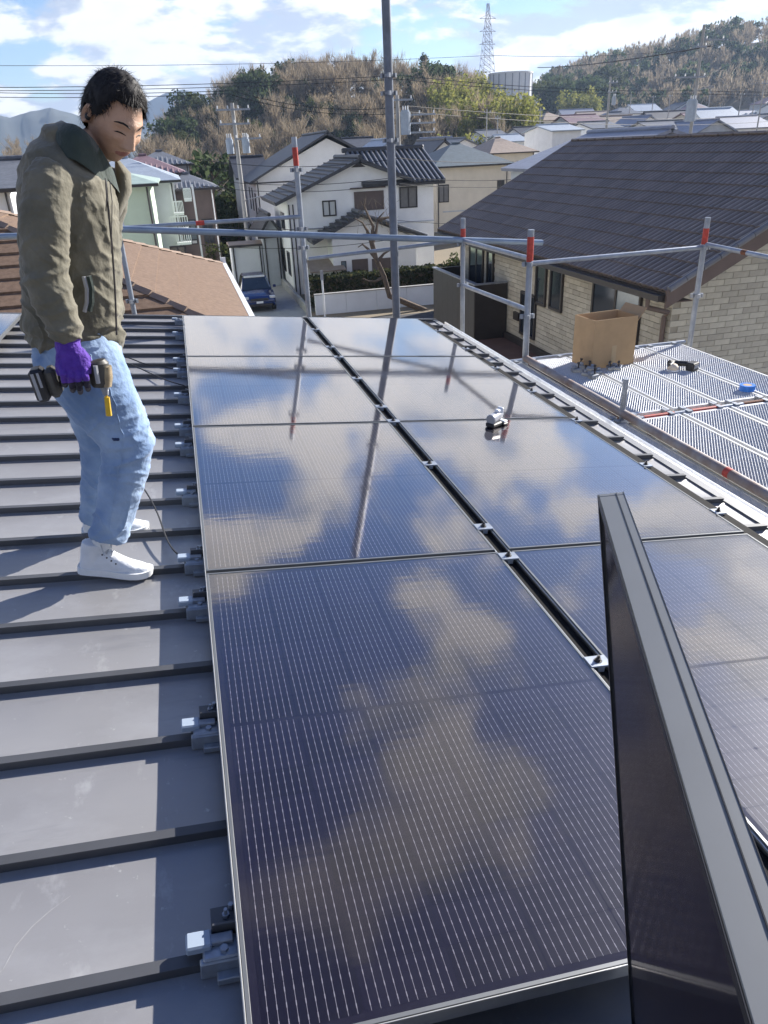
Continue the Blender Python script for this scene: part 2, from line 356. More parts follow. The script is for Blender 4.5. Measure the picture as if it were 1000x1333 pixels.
# light marks on the near pans: a long scratch and scuffs
sc_pts = [onp for onp in ()]
def roofpt(px, py, n=ROOF_N):
    d = ray(px, py); nv = Vector((sin(SL), 0, cos(SL))); p0 = Vector((X0, 0, -HP)) + nv*n; p = d*(p0.dot(nv)/d.dot(nv))
    return RM.inverted() @ p
mk('scratch', (0.36, 0.36, 0.37), 0.6, 0, 0.2, 40)
b = MB(); P = [roofpt(x, y, ROOF_N+0.0012) for x, y in ((-20, 1285), (4, 1262), (20, 1232), (42, 1206), (66, 1185), (92, 1166))]
for p, q in zip(P, P[1:]): b.quad(p+Vector((-.0008, 0, 0)), p+Vector((.0008, 0, 0)), q+Vector((.0008, 0, 0)), q+Vector((-.0008, 0, 0)))
b.build('scratch', MT['scratch'], house)

# ------------------------------------------------------------------ solar modules
def cell_mat():
    m = bpy.data.materials.new('solar_cell'); m.use_nodes = True; t = m.node_tree; b = t.nodes['Principled BSDF']; lk = t.links.new
    tcn = t.nodes.new('ShaderNodeTexCoord'); sp = t.nodes.new('ShaderNodeSeparateXYZ'); uv = t.nodes.new('ShaderNodeUVMap'); lk(uv.outputs[0], sp.inputs[0])
    def m2(op, a, c=None):
        n = t.nodes.new('ShaderNodeMath'); n.operation = op
        for i, v in enumerate((a, c)):
            if v is None: continue
            if isinstance(v, (int, float)): n.inputs[i].default_value = v
            else: lk(v, n.inputs[i])
        return n.outputs[0]
    fx = m2('ABSOLUTE', m2('SUBTRACT', m2('FRACT', m2('MULTIPLY', m2('SUBTRACT', sp.outputs[0], 0.5), 10.3)), 0.5))     # 0 at a busbar
    fy = m2('ABSOLUTE', m2('SUBTRACT', m2('FRACT', m2('MULTIPLY', sp.outputs[1], 3.0)), 0.5))
    pad = m2('LESS_THAN', fy, 0.16)
    wid = m2('ADD', 0.027, m2('MULTIPLY', pad, 0.026))
    line = m2('MULTIPLY', m2('LESS_THAN', fx, wid), m2('LESS_THAN', m2('ABSOLUTE', m2('SUBTRACT', sp.outputs[0], 0.5)), 0.48))
    nn = t.nodes.new('ShaderNodeTexNoise'); nn.inputs['Scale'].default_value = 3.0; nn.inputs['Detail'].default_value = 2
    lk(tcn.outputs['Object'], nn.inputs['Vector'])
    oi = t.nodes.new('ShaderNodeObjectInfo')
    v = m2('ADD', 0.78, m2('MULTIPLY', oi.outputs['Random'], 0.45))
    cr = t.nodes.new('ShaderNodeMix'); cr.data_type = 'RGBA'; lk(line, cr.inputs[0])
    base = t.nodes.new('ShaderNodeMix'); base.data_type = 'RGBA'; base.blend_type = 'MULTIPLY'; base.inputs[0].default_value = 1
    base.inputs[6].default_value = (0.0075, 0.006, 0.017, 1); cv = t.nodes.new('ShaderNodeCombineXYZ'); [lk(v, cv.inputs[i]) for i in range(3)]; lk(cv.outputs[0], base.inputs[7])
    lk(base.outputs[2], cr.inputs[6]); cr.inputs[7].default_value = (0.27, 0.26, 0.30, 1); lk(cr.outputs[2], b.inputs['Base Color'])
    b.inputs['Roughness'].default_value = 0.45; b.inputs['Specular IOR Level'].default_value = 0.15
    return m
def glass_mat(power=2.2, top=1.0):
    m = bpy.data.materials.new('module_glass'); m.use_nodes = True; t = m.node_tree; t.nodes.clear(); lk = t.links.new
    o = t.nodes.new('ShaderNodeOutputMaterial'); mixn = t.nodes.new('ShaderNodeMixShader'); lw = t.nodes.new('ShaderNodeLayerWeight'); lw.inputs[0].default_value = .5; pw = t.nodes.new('ShaderNodeMath'); pw.operation = 'POWER'; pw.inputs[1].default_value = power; lk(lw.outputs['Facing'], pw.inputs[0]); fr = t.nodes.new('ShaderNodeMapRange'); fr.inputs[3].default_value = .018; fr.inputs[4].default_value = top; lk(pw.outputs[0], fr.inputs[0])
    tr = t.nodes.new('ShaderNodeBsdfTransparent'); gl = t.nodes.new('ShaderNodeBsdfGlossy'); gl.inputs['Roughness'].default_value = 0.058; gl.inputs['Color'].default_value = (1, .945, .905, 1)
    tr.inputs[0].default_value = (0.93, 0.93, 0.95, 1)
    tcn = t.nodes.new('ShaderNodeTexCoord'); mp = t.nodes.new('ShaderNodeMapping'); mp.inputs['Scale'].default_value = (2.0, 9, 1); lk(tcn.outputs['Object'], mp.inputs[0])
    nn = t.nodes.new('ShaderNodeTexNoise'); nn.inputs['Scale'].default_value = 3; nn.inputs['Detail'].default_value = 2; lk(mp.outputs[0], nn.inputs['Vector'])
    bp = t.nodes.new('ShaderNodeBump'); bp.inputs['Strength'].default_value = 0.05; bp.inputs['Distance'].default_value = 0.004; lk(nn.outputs[0], bp.inputs['Height'])
    lk(bp.outputs[0], gl.inputs['Normal']); lk(bp.outputs[0], lw.inputs['Normal'])
    lk(fr.outputs[0], mixn.inputs[0]); lk(tr.outputs[0], mixn.inputs[1]); lk(gl.outputs[0], mixn.inputs[2]); df = t.nodes.new('ShaderNodeBsdfDiffuse'); df.inputs[0].default_value = (.42, .40, .37, 1)
    nd = t.nodes.new('ShaderNodeTexNoise'); nd.inputs['Scale'].default_value = 5; nd.inputs['Detail'].default_value = 9; nd.inputs['Roughness'].default_value = .7; lk(tcn.outputs['Object'], nd.inputs['Vector'])
    rd = t.nodes.new('ShaderNodeMapRange'); rd.inputs[1].default_value = .45; rd.inputs[2].default_value = .75; rd.inputs[3].default_value = .002; rd.inputs[4].default_value = .014; lk(nd.outputs[0], rd.inputs[0])
    md = t.nodes.new('ShaderNodeMixShader'); lk(rd.outputs[0], md.inputs[0]); lk(mixn.outputs[0], md.inputs[1]); lk(df.outputs[0], md.inputs[2]); lk(md.outputs[0], o.inputs[0])
    return m
M_CELL, M_GLASS = cell_mat(), glass_mat()
CW, CH, LIP, FD = 0.1885, 0.0908, 0.0095, 0.035
PX, PY = (PW-0.052)/6, (PL-0.052-0.012)/18
def cell_geo(mb_v, mb_f, uvs, cx, cy):
    c = 0.005; w, h = CW/2, CH/2; b = len(mb_v)
    pts = [(-w+c, -h), (w-c, -h), (w, -h+c), (w, h-c), (w-c, h), (-w+c, h), (-w, h-c), (-w, -h+c)]
    mb_v += [(cx+x, cy+y, 0) for x, y in pts]; mb_f.append(tuple(range(b, b+8))); uvs += [((x+w)/CW, (y+h)/CH) for x, y in pts]
def cells_mesh(name, centers):
    v, f, uv = [], [], []
    for cx, cy in centers: cell_geo(v, f, uv, cx, cy)
    me = bpy.data.meshes.new(name); me.from_pydata(v, [], f); l = me.uv_layers.new(name='UVMap')
    for i, x in enumerate(uv): l.data[i].uv = x
    me.materials.append(M_CELL); me.update(); return me
CELL_C = [(0.026+PX*(i+0.5), 0.026+PY*(j+0.5)+(0.012 if j >= 9 else 0)) for j in range(18) for i in range(6)]
ME_CELL = cells_mesh('solar_cell', [(0, 0)]); ME_GRID = cells_mesh('solar_cell_grid', CELL_C)
def bars(z0, z1, w): 
    m = MB(); m.bev((0, 0, z0), (PW, w, z1), 0.001); m.bev((0, PL-w, z0), (PW, PL, z1), 0.001)
    m.bev((0, w, z0), (w, PL-w, z1), 0.001); m.bev((PW-w, w, z0), (PW, PL-w, z1), 0.001); return m
_fr = bars(-FD, 0, LIP)
ME_FRAME = _fr.mesh('frame', MT['frame_bronze'])
ME_FRAME_BRONZE = _fr.mesh('frame', MT['frame_bronze'])
_s = MB(); _s.box((0.02, 0.0005, -FD-0.004), (PW-0.02, 0.010, -FD+0.0)); _s.box((0.0005, 0.02, -FD-0.004), (0.010, PL-0.02, -FD)); ME_LIP = _s.mesh('frame_flange', MT['frame_silver'])
ME_GLASS = MB().quad((LIP, LIP, -0.0015), (PW-LIP, LIP, -0.0015), (PW-LIP, PL-LIP, -0.0015), (LIP, PL-LIP, -0.0015)).mesh('glass', M_GLASS)
ME_BACK = MB().box((LIP+0.0005, LIP+0.0005, -0.010), (PW-LIP-0.0005, PL-LIP-0.0005, -0.0046)).mesh('backsheet', MT['backsheet'])
ME_GLASS_DIM = ME_GLASS.copy(); ME_GLASS_DIM.materials.clear(); ME_GLASS_DIM.materials.append(glass_mat(6.0, .40))  # copy of the glass with dimmed reflections, so the upright panel looks darker
ORD = ['nearest', 'second nearest', 'third nearest', 'fourth nearest', 'fifth nearest', 'sixth nearest', 'seventh nearest', 'eighth nearest', 'ninth nearest', 'tenth nearest', 'second farthest', 'farthest']
def solar_panel(M, label, group, cells=True, bronze=False):
    t = thing('solar_panel', label, 'solar panel', M, group)
    link('frame', ME_FRAME_BRONZE if bronze else ME_FRAME, t); link('backsheet', ME_BACK, t); link('glass', ME_GLASS_DIM if bronze else ME_GLASS, t)
    if cells:
        for cx, cy in CELL_C: link('solar_cell', ME_CELL, t, Matrix.Translation((cx, cy, -0.0042)))
    elif not bronze:
        g = link('cell_grid', ME_GRID, t, Matrix.Translation((0, 0, -0.0042))); g['kind'] = 'stuff'
    return t
ROWS = ['nearest', 'second nearest', 'third nearest', 'farthest']
for c in range(2):
    for rw in range(4):
        side = ('left row beside the bare roof', 'right row beside the eave and scaffold')[c]
        solar_panel(roofM(c*(PW+GAP), U0+rw*(PL+ROWGAP), 0), f'flat black solar panel, {ROWS[rw]} one in the {side}', 'solar panels laid in two rows on the roof', rw < 2)
solar_panel(roofM(-1.47-PW, 5.98, 0), 'separate solar panel at the left frame edge beyond the man, reflecting blue sky', 'solar panels of the left array', False)
# the module stood on edge by the photographer
e1 = Vector((-0.397, -0.917, 0.044)).normalized(); F = Vector((0.537, 0.838, -0.455)); foot = Vector((0.665, 0.726, -1.621))
e2 = (foot-F); e2 -= e1*e2.dot(e1); e2.normalize(); e3 = e2.cross(e1)
org = F + e3*0.0175
HM = Matrix(((e2.x, e1.x, e3.x, org.x), (e2.y, e1.y, e3.y, org.y), (e2.z, e1.z, e3.z, org.z), (0, 0, 0, 1)))
hp_ = solar_panel(HM, 'solar panel standing upright on its long edge in the right foreground', 'solar panels waiting to be laid', False, True)
_m = bars(0.0004, 0.0016, 0.013); _m.build('front_lip_shade', MT['frame_black'], hp_)  # black strip paints the shade on the frame's glass-side lip
_m = MB(); _m.box((-.0012, .002, -.0245), (-.0002, PL-.002, -.0235)); _m.box((-.0008, .0, -.0345), (.0, PL, -.0338)); _m.build('frame_groove', MT['frame_black'], hp_)
# black strip added as shade in the middle gap, and the black edge rail on the eave side
for v, w, nm, lb in ((PW+GAP/2, 0.026, 'gap_shade_strip', 'black strip added as shade in the gap between the two rows of panels'), (2*PW+GAP+0.036, 0.033, 'edge_rail', 'black rail along the eave side edge of the panels')):
    b = MB(); b.box((-w, U0-0.02, ROOF_N+0.033), (w, U0+4*PL+3*ROWGAP+0.01, -0.022 if nm == 'gap_shade_strip' else -0.010)); 
    b.box((-w+0.006, U0-0.02, -0.0215), (-w+0.010, U0+4*PL+3*ROWGAP, -0.012))
    ro = tag(b.build(nm, MT['black_rail_gap_shade'], M=roofM(v, 0, 0)), lb, 'mounting rail')
    if nm == 'gap_shade_strip':
        for sg in (-1, 1):
            x0_, x1_ = sorted((sg*(GAP/2-.0005), sg*(GAP/2-.006))); MB().box((x0_, U0, -.012), (x1_, U0+4*PL+3*ROWGAP, -.006)).build('rail_flange', MT['frame_silver'], ro)
b = MB(); b.bev((-0.004, 0, -FD-.002), (-0.0006, 4*PL+3*ROWGAP, -0.0005), 0.001); tag(b.build('edge_sheen', MT['frame_silver'], M=roofM(0, U0, 0)), 'thin silver strip added as sky sheen along the left edge of the panels', 'edge sheen')  # bright silver paints the sky reflection on the outer frame side
b = MB(); b.bev((-0.004, -.004, -FD-.002), (PW, -0.0006, -0.0005), 0.001); tag(b.build('edge_sheen', MT['frame_silver'], M=roofM(0, U0, 0)), 'thin silver strip added as sky sheen on the near edge of the nearest panel', 'edge sheen')  # same painted sheen along the near side
# clamps bridging the gaps
def hexbolt(m, x, y, z, r=0.008, h=0.008): m.tube((x, y, z), (x, y, z+h), r, 6); return m
def mid_clamp(v, u, lb, grp, w):
    t = thing('panel_clamp', lb, 'clamp', roofM(v, u, 0), grp)
    m = MB(); m.bev((-w, -0.028, -0.004), (w, 0.028, 0.003), 0.001); m.box((-0.012, -0.028, -0.03), (0.012, 0.028, -0.004)); m.build('plate', MT['galvanised'], t)
    m = MB(); m.tube((0, 0, 0.003), (0, 0, 0.005), 0.014, 12); hexbolt(m, 0, 0, 0.005, 0.0095, 0.009); m.tube((0, 0, .014), (0, 0, .024), .005, 8); m.build('bolt', MT['trim_dark'], t)
for i, u in enumerate((1.728, 2.465, 2.745, 3.53, 4.271, 4.58, 5.3, 5.98, 6.35, 7.1)):
    mid_clamp(PW+GAP/2, u, f'small bolted clamp plate bridging the black gap between the panel rows, {ORD[i]} one', 'clamps in the middle gap', GAP/2+0.006)
for i, u in enumerate((1.75, 2.748, 3.383, 4.2, 4.9, 5.6, 6.3, 7.1)):
    mid_clamp(2*PW+GAP+0.024, u, f'small bolted clamp on the eave side edge of the panels, {ORD[i]} one', 'clamps along the eave edge', 0.03)
tag(MB().bev((-0.02, -0.012, -0.03), (0.02, 0.008, 0.006), 0.003).build('end_clamp', MT['clamp_blue'], M=roofM(PW-0.02, U0-0.008, 0)), 'small dark end clamp on the near corner of the nearest panel', 'clamp')
def seam_clamp(u, i, first=[None]):
    lb, gr = f'grey seam clamp with a white tab on the left panel edge, {ORD[i]} one', 'seam clamps along the left edge of the panels'
    if first[0] is None:
        t = thing('seam_clamp', lb, 'clamp', roofM(-0.002, u, ROOF_N), gr); first[0] = t
        m = MB(); m.bev((-0.078, -0.030, 0.003), (0.02, -0.013, 0.050), 0.003); m.bev((-0.078, 0.013, 0.003), (0.02, 0.030, 0.050), 0.003); m.bev((-0.072, -0.026, 0.034), (0.02, 0.026, 0.056), 0.004)
        m.bev((-0.045, -0.050, 0.004), (0.02, -0.029, 0.022), 0.002); m.build('clamp_body', MT['clamp_blue'], t)
        m = MB(); m.bev((-0.050, 0.028, 0.006), (0.01, 0.034, 0.085), 0.001); m.bev((-0.052, 0.034, 0.060), (0.012, 0.085, 0.066), 0.001); m.box((-0.052, 0.034, 0.03), (-0.047, 0.08, 0.06)); m.build('bracket', MT['seam_metal'], t)
        m = MB(); m.bev((-0.105, -0.004, 0.048), (-0.052, 0.036, 0.070), 0.004); m.build('tab', MT['cap_white'], t)
        m = MB(); hexbolt(m, -0.02, 0.06, 0.066); m.tube((-.02, .06, .0735), (-.02, .06, .088), .004, 8); m.build('bolt', MT['galvanised'], t)
        hexbolt(MB(), -0.008, 0.078, 0.066, .006, .012).build('bolt', MT['galvanised'], t); hexbolt(MB(), -0.028, -0.008, 0.056, .009, .007).build('bolt', MT['galvanised'], t)
        m = MB(); m.bev((-0.062, 0.002, 0.056), (-0.008, 0.024, 0.068), 0.002); m.build('spacer', MT['galvanised_dull'], t)
    else:
        t = first[0].copy(); COL.objects.link(t); t['label'] = lb; t.matrix_world = roofM(-0.002, u, ROOF_N)
        for ch in first[0].children: c = ch.copy(); COL.objects.link(c); c.parent = t
for i, k in enumerate((0, 2, 4, 5, 7, 9, 10, 12, 14, 15, 18, 20)): seam_clamp(SEAM0+SEAM*k, i)
# loose cables on the roof
def cable(name, pts, r, label, group=None):
    return tag(MB().path(pts, r, 6).build(name, MT['cable_black'], smooth=True), label, 'cable', group)
def rp(v, u, n=0.0): return RM @ Vector((v, u, ROOF_N+n))
def bez(pts, k=6):
    o = []
    for i in range(len(pts)-1):
        p0, p1, p2, p3 = pts[max(i-1, 0)], pts[i], pts[i+1], pts[min(i+2, len(pts)-1)]
        for j in range(k):
            t = j/k; o.append(0.5*((2*p1)+(p2-p0)*t+(2*p0-5*p1+4*p2-p3)*t*t+(3*p1-p0-3*p2+p3)*t**3))
    return o+[pts[-1]]
def rpx(px, py, n): return RM @ roofpt(px, py, ROOF_N+n)
cable('loose_cable', bez([rpx(150, 600, .04), rpx(172, 618, .06), rpx(190, 640, .07), rpx(205, 668, .06), rpx(218, 703, .045), rpx(232, 722, .04), rpx(252, 733, .05)]), 0.004, 'dark cable curling over the roof from the man to the panel edge')
cable('loose_cable', bez([rpx(150, 462, .02), rpx(168, 466, .04), rpx(190, 474, .03), rpx(215, 478, .04), rpx(240, 483, .04)]), 0.005, 'upper of two thin cables on the roof between the man and panels')
cable('loose_cable', bez([rpx(150, 470, .02), rpx(172, 475, .04), rpx(196, 486, .03), rpx(220, 496, .04), rpx(240, 502, .04)]), 0.005, 'lower of two thin cables on the roof between the man and panels')
# ================================================================== scaffold
def pole(name, p, q, r, label, cat='scaffold pole', mtl='galvanised', group=None, bands=(), collars=(), n=14, foot=False):
    p, q = Vector(p), Vector(q); t = thing(name, label, cat, p, group); d = q-p; Lg = d.length; e = d.normalized()
    m = MB(); m.tube((0, 0, 0), d, r, n); m.build('tube', MT[mtl], t, smooth=True)
    for a, c, bm in bands:
        MB().tube(e*a, e*c, r+0.0012, n, cap=False).build('colour_band', MT[bm], t, smooth=True)
    for a in collars:
        m = MB(); m.tube(e*(a-0.012), e*(a+0.012), r+0.006, n); s = e.orthogonal().normalized(); w = e.cross(s)
        for k in range(4):
            c = e*a + (s*cos(k*pi/2+.6)+w*sin(k*pi/2+.6))*(r+0.022)
            m.box((-.016, -.013, -.02), (.016, .013, .02), Matrix.Translation(c) @ Matrix.Rotation(k*pi/2+.6, 4, 'Z'))
        m.build('wedge_bracket', MT['galvanised_dull'], t)
    if foot:
        m = MB(); m.box((-.06, -.06, 0), (.06, .06, .008)); m.build('base_plate', MT['galvanised_dull'], t)
    return t
def vert(px, py, X=None, Y=None):
    p = px_(px, py, X) if X is not None else py_(px, py, Y); return p
RS = 0.027
def upright(base, top_px, label, r=RS, red=None, collars=(), grp='scaffold uprights', mtl='galvanised'):
    # base: world point; the foot carries on down to the ground
    zt = None
    d = ray(*top_px); k = hypot(base.x, base.y)/hypot(d.x, d.y); zt = d.z*k
    lo = Vector((base.x, base.y, GZ)); H = zt-GZ
    return pole('scaffold_upright', lo, (base.x, base.y, zt), r, label, 'scaffold pole', mtl, grp,
        bands=[(H-b, H-a, 'band_red') for a, b in (red or [])], collars=[H-c for c in collars], foot=True)
p3 = px_(602, 437, 3.1); p4 = px_(684, 465, 3.1)
upright(py_(175, 408, 8.55), (152, 268), 'scaffold upright rising beyond the roof right behind the man', 0.027, None, (0.17, 0.95))
u2 = upright(py_(402, 405, 8.75), (387, 178), 'scaffold upright with a red sleeve left of the tallest pole', 0.029, [(0.10, 0.28)], (0.32, 0.92, 1.12))
upright(py_(516, 405, 8.5), (500, -60), 'tallest scaffold pole, rising into the sky at the middle of the roof edge', 0.046, None, (1.02, 1.18, 1.62), mtl='pole_steel')
upright(p3, (600, 284), 'scaffold upright in front of the dark balcony of the brick house', RS, [(0.11, 0.24)], (0.27, 0.73))
upright(p4, (691, 299), 'scaffold upright with a red top in front of the narrow windows of the brick house', 0.030, [(0.06, 0.28)], (0.30, 0.78))
p5 = py_(898, 447, 6.70)
upright(p5, (918, 283), 'scaffold upright at the far right corner of the metal deck', RS, [(0.10, 0.25)], (0.28, 0.75))
DZ = -1.97
pole('scaffold_stub', (3.1, 4.80, DZ-0.35), (3.1, 4.80, -1.655), 0.022, 'short bare scaffold stub standing by the toe pipe of the deck', 'scaffold pole', 'galvanised_dull')
def rail(a, b, label, r=0.024, mtl='galvanised', bands=(), grp='scaffold guard rails'):
    return pole('guard_rail', a, b, r, label, 'scaffold rail', mtl, grp, bands=bands, n=12)
rail(py_(120, 297, 8.45), py_(706, 316, 8.30), 'long blue grey scaffold rail crossing the whole view behind the roof edge', 0.034, 'zinc_blue')
rail(py_(110, 300, 8.62), py_(391, 282, 8.72), 'thin scaffold rail from behind the man to the red sleeved upright', 0.022, 'galvanised', bands=[(1.13, 1.22, 'band_red')])
rail(py_(402, 337, 8.75), px_(601, 313, 3.1), 'thin scaffold rail below the long blue grey one, right of the red sleeved upright', 0.021)
rail(px_(602, 313, 3.1), px_(691, 337, 3.1), 'upper scaffold rail between the two uprights beside the eave', 0.023)
rail(px_(602, 371, 3.1), px_(686, 403, 3.1), 'lower scaffold rail between the two uprights beside the eave', 0.023)
q4 = px_(691, 343, 3.1); rail(q4, py_(914, 322, 6.70), 'scaffold rail from the eave upright to the far right upright, across the brick house', 0.022)
q5 = py_(918, 318, 6.70); rail(q5, px_(1010, 337, q5.x), 'scaffold rail leaving the frame at the right before the brick gable wall', 0.022, bands=[(0.55, 0.62, 'rust')])
rail(py_(-80, 311, 8.9), py_(60, 306, 8.9), 'short scaffold rail behind the man at the left frame edge', 0.033, 'zinc_blue')
rail((3.1, 6.58, DZ+0.045), (3.1, 1.2, DZ+0.045), 'thick rusty scaffold pipe lying along the near edge of the metal deck', 0.034, 'rusty_pipe',
     bands=[(3.0, 3.05, 'band_red')], grp='deck pipes')
# planks: folded side rails plus an expanded-metal web
PKW, PKL = 0.40, 1.76
def plank_meshes(w, ln):
    fr = MB(); t = 0.016
    fr.box((0, 0, -0.04), (t, ln, 0)); fr.box((w-t, 0, -0.04), (w, ln, 0)); fr.box((t, 0, -0.035), (w-t, 0.03, -0.002)); fr.box((t, ln-0.03, -0.035), (w-t, ln, -0.002))
    for k in (1, 2, 3): fr.box((t, ln*k/4-0.010, -0.04), (w-t, ln*k/4+0.010, -0.012))
    me1 = fr.mesh('plank_frame', MT['mesh_zinc'])
    wb = MB(); dx, dy, th = 0.022, 0.016, 0.0042; nyy = int(ln/dy); nxx = int((w-2*t)/dx*2)
    for j in range(nyy):
        for i in range(nxx):
            xa, xb = t+i*dx/2, t+(i+1)*dx/2; up = (i+j) % 2
            ya, yb = (j*dy, j*dy+dy) if up else (j*dy+dy, j*dy)
            yc0, yc1 = ya/1.0, yb/1.0
            wb.v += [(xa, yc0-th, -0.006), (xb, yc1-th, -0.006), (xb, yc1+th, -0.002), (xa, yc0+th, -0.002)]; n = len(wb.v); wb.f.append((n-4, n-3, n-2, n-1)); wb.mi.append(0)
    return me1, wb.mesh('mesh_web', MT['mesh_zinc'])
PM = plank_meshes(PKW, PKL); PN = plank_meshes(0.20, PKL)
def plank(x, y, pm, w, label, grp):
    t = thing('deck_plank', label, 'scaffold plank', Matrix.Translation((x, y, DZ)), grp)
    link('plank_frame', pm[0], t); o = link('mesh_web', pm[1], t); o['kind'] = 'stuff'
    m = MB()
    for yy in (0.0, PKL):
        for xx in (0.06, w-0.06):
            s = 1 if yy else -1; m.box((xx-0.018, yy-0.01 if s > 0 else yy-0.05, -0.03), (xx+0.018, yy+0.05 if s > 0 else yy+0.01, 0.012))
    m.build('hook', MT['galvanised_dull'], t)
rows = [(4.86, 'far'), (2.98, 'middle'), (1.1, 'near')]
cols = ['next to the toe pipe', 'second from the toe pipe', 'third from the toe pipe', 'farthest from our roof']
for y, rn in rows:
    for i in range(4):
        plank(3.165+i*0.435, y, PM, PKW, f'expanded metal scaffold plank in the {rn} bay of the deck, {cols[i]}', 'scaffold deck planks')
    plank(2.862 if False else 2.885, y-0.02, PN, 0.165 if False else 0.20, f'narrow expanded metal plank between the eave and the toe pipe, {rn} bay', 'narrow deck planks')
for y, lb, rd in ((6.70, 'far', ()), (4.77, 'middle', (('band_red', .35, .62), ('band_red', .78, 1.05), ('rust', 1.25, 1.5))), (2.90, 'near', (('band_red', .3, .5),))):
    pole('deck_transom', (2.92, y, DZ-0.012), (4.98, y, DZ-0.012), 0.021, f'cross pipe carrying the {lb} ends of the deck planks', 'scaffold pipe', 'galvanised', 'deck cross pipes', bands=[(a, c, m) for m, a, c in rd])
# ------------------------------------------------------------------ things lying on the deck and panels
bx = pz_(790, 476, DZ)
t = thing('cardboard_box', 'open cardboard carton with raised flaps standing on the scaffold deck', 'box', Matrix.Translation((bx.x+0.02, bx.y+0.12, DZ)) @ Matrix.Rotation(radians(5), 4, 'Z'))
w, d, h, th = 0.235, 0.165, 0.455, 0.005
m = MB(); m.box((-w, -d, 0), (w, -d+th, h)); m.box((-w, d-th, 0), (w, d, h)); m.box((-w, -d+th, 0), (-w+th, d-th, h)); m.box((w-th, -d+th, 0), (w, d-th, h)); m.box((-w+th, -d+th, 0), (w-th, d-th, th)); m.build('carton', MT['cardboard'], t)
def flap(axis, pos, ang, ln, wid):
    m = MB(); m.box((-wid, 0, 0), (wid, th, ln))
    R = Matrix.Translation(pos) @ Matrix.Rotation(axis, 4, 'Z') @ Matrix.Rotation(ang, 4, 'X'); m.build('flap', MT['cardboard'], t, M=R)
flap(pi, (0, d-.012, h-.002), radians(-172), 0.14, w-.008); flap(0, (0, -d+.012, h-.002), radians(-173), 0.14, w-.008)
flap(-pi/2, (-w+.012, 0, h-.002), radians(-174), 0.14, d-.02); flap(pi/2, (w-.002, 0, h-.06), radians(38), 0.15, d-.004)
MB().box((-0.025, -d-0.0012, 0), (0.025, -d-0.0002, 0.20)).build('tape_strip', MT['tape'], t)
for i, (px, py) in enumerate(((750, 484), (760, 488), (768, 482), (776, 487), (795, 481), (803, 480), (772, 492), (755, 479))):
    p = pz_(px, py, DZ); t = thing('metal_clamp', 'small grey metal clamp in the heap before the carton on the deck', 'clamp', Matrix.Translation((p.x, p.y, DZ)) @ Matrix.Rotation(i*1.1, 4, 'Z') @ Matrix.Rotation(0.2*(i % 3), 4, 'X'), 'loose clamps before the carton')
    m = MB(); m.bev((-.045, -.03, 0.004), (.045, .03, .035), .004); m.bev((-.04, -.01, .035), (.0, .012, .06), .003); m.build('clamp_body', MT['galvanised' if i % 2 else 'galvanised_dull'], t)
    m = MB(); m.tube((.02, 0, .035), (.02, 0, .085), .007, 8); m.tube((.02, 0, .075), (.02, 0, .088), .014, 6); m.build('bolt', MT['trim_dark'], t)
p = pz_(876, 482, DZ)
t = thing('plastic_cap', 'small cream dome shaped cap lying on the deck beside the black tool', 'cap', (p.x, p.y, DZ))
MB().lathe([(0.052, 0), (0.052, .016), (0.046, .035), (0.030, .055), (0.012, .062), (0.002, .064)], 20).build('dome', MT['cream'], t, smooth=True)
MB().lathe([(0.060, 0.001), (0.060, .008), (0.054, .010)], 20).build('rim', MT['plastic_white'], t, smooth=True)
p = pz_(898, 482, DZ)
t = thing('power_tool', 'black cordless tool with a battery lying on the scaffold deck', 'power tool', Matrix.Translation((p.x+.02, p.y, DZ)) @ Matrix.Rotation(radians(25), 4, 'Z'))
m = MB(); m.bev((-.05, -.04, 0.0), (.055, .04, .075), .008); m.build('battery', MT['plastic_black'], t)
MB().bev((-.035, -.0425, .022), (.040, -.0402, .058), .001).build('label', MT['plastic_grey'], t)
m = MB(); m.tube((0, .04, .05), (-.06, .16, .05), .026, 12); m.tube((-.06, .16, .05), (-.10, .17, .05), .032, 12); m.tube((-.06, .16, .05), (-.15, .14, .045), .03, 12, .018); m.build('body', MT['plastic_black'], t, smooth=True)
p = pz_(972, 508, DZ)
t = thing('tape_roll', 'roll of bright blue tape lying on the scaffold deck', 'tape', (p.x, p.y, DZ))
MB().lathe([(0.036, 0), (0.062, 0), (0.062, .048), (0.036, .048), (0.036, 0.0)], 24).build('roll', MT['tape_blue'], t)
MB().lathe([(0.0345, 0.001), (0.0358, .001), (0.0358, .047), (0.0345, .047)], 24).build('core', MT['cardboard'], t)
q = RM.inverted() @ px_(652, 556, 1.79); 
t = thing('grinder', 'small grey and black power tool lying on the panels', 'power tool', roofM((1.79-X0)/cos(SL)-0.02, 4.14, 0.0, radians(35)))
m = MB(); m.bev((-.085, -.032, .0), (.02, .032, .03), .008); m.bev((.02, -.045, 0), (.075, .035, .018), .006); m.build('base', MT['plastic_black'], t)
MT['tool_grey'] = mat('tool_grey', (.34, .36, .40), .45, 0, .15, 20)
m = MB(); m.tube((-.075, 0, .050), (.0, 0, .062), .034, 14, .030); m.tube((.0, 0, .062), (.035, 0, .075), .03, 14, .022); m.build('body', MT['tool_grey'], t, smooth=True)
m = MB(); m.tube((-.083, 0, .048), (-.074, 0, .05), .030, 14, .034); m.build('end_cap', MT['plastic_grey'], t, smooth=True)
m = MB(); m.bev((.018, -.022, .05), (.035, .022, .115), .005); m.bev((-.02, -.016, .08), (.03, .016, .105), .006); m.build('guard', MT['plastic_white'], t)
MB().bev((.03, -.04, .018), (.07, .02, .030), .004).build('foot', MT['plastic_white'], t)
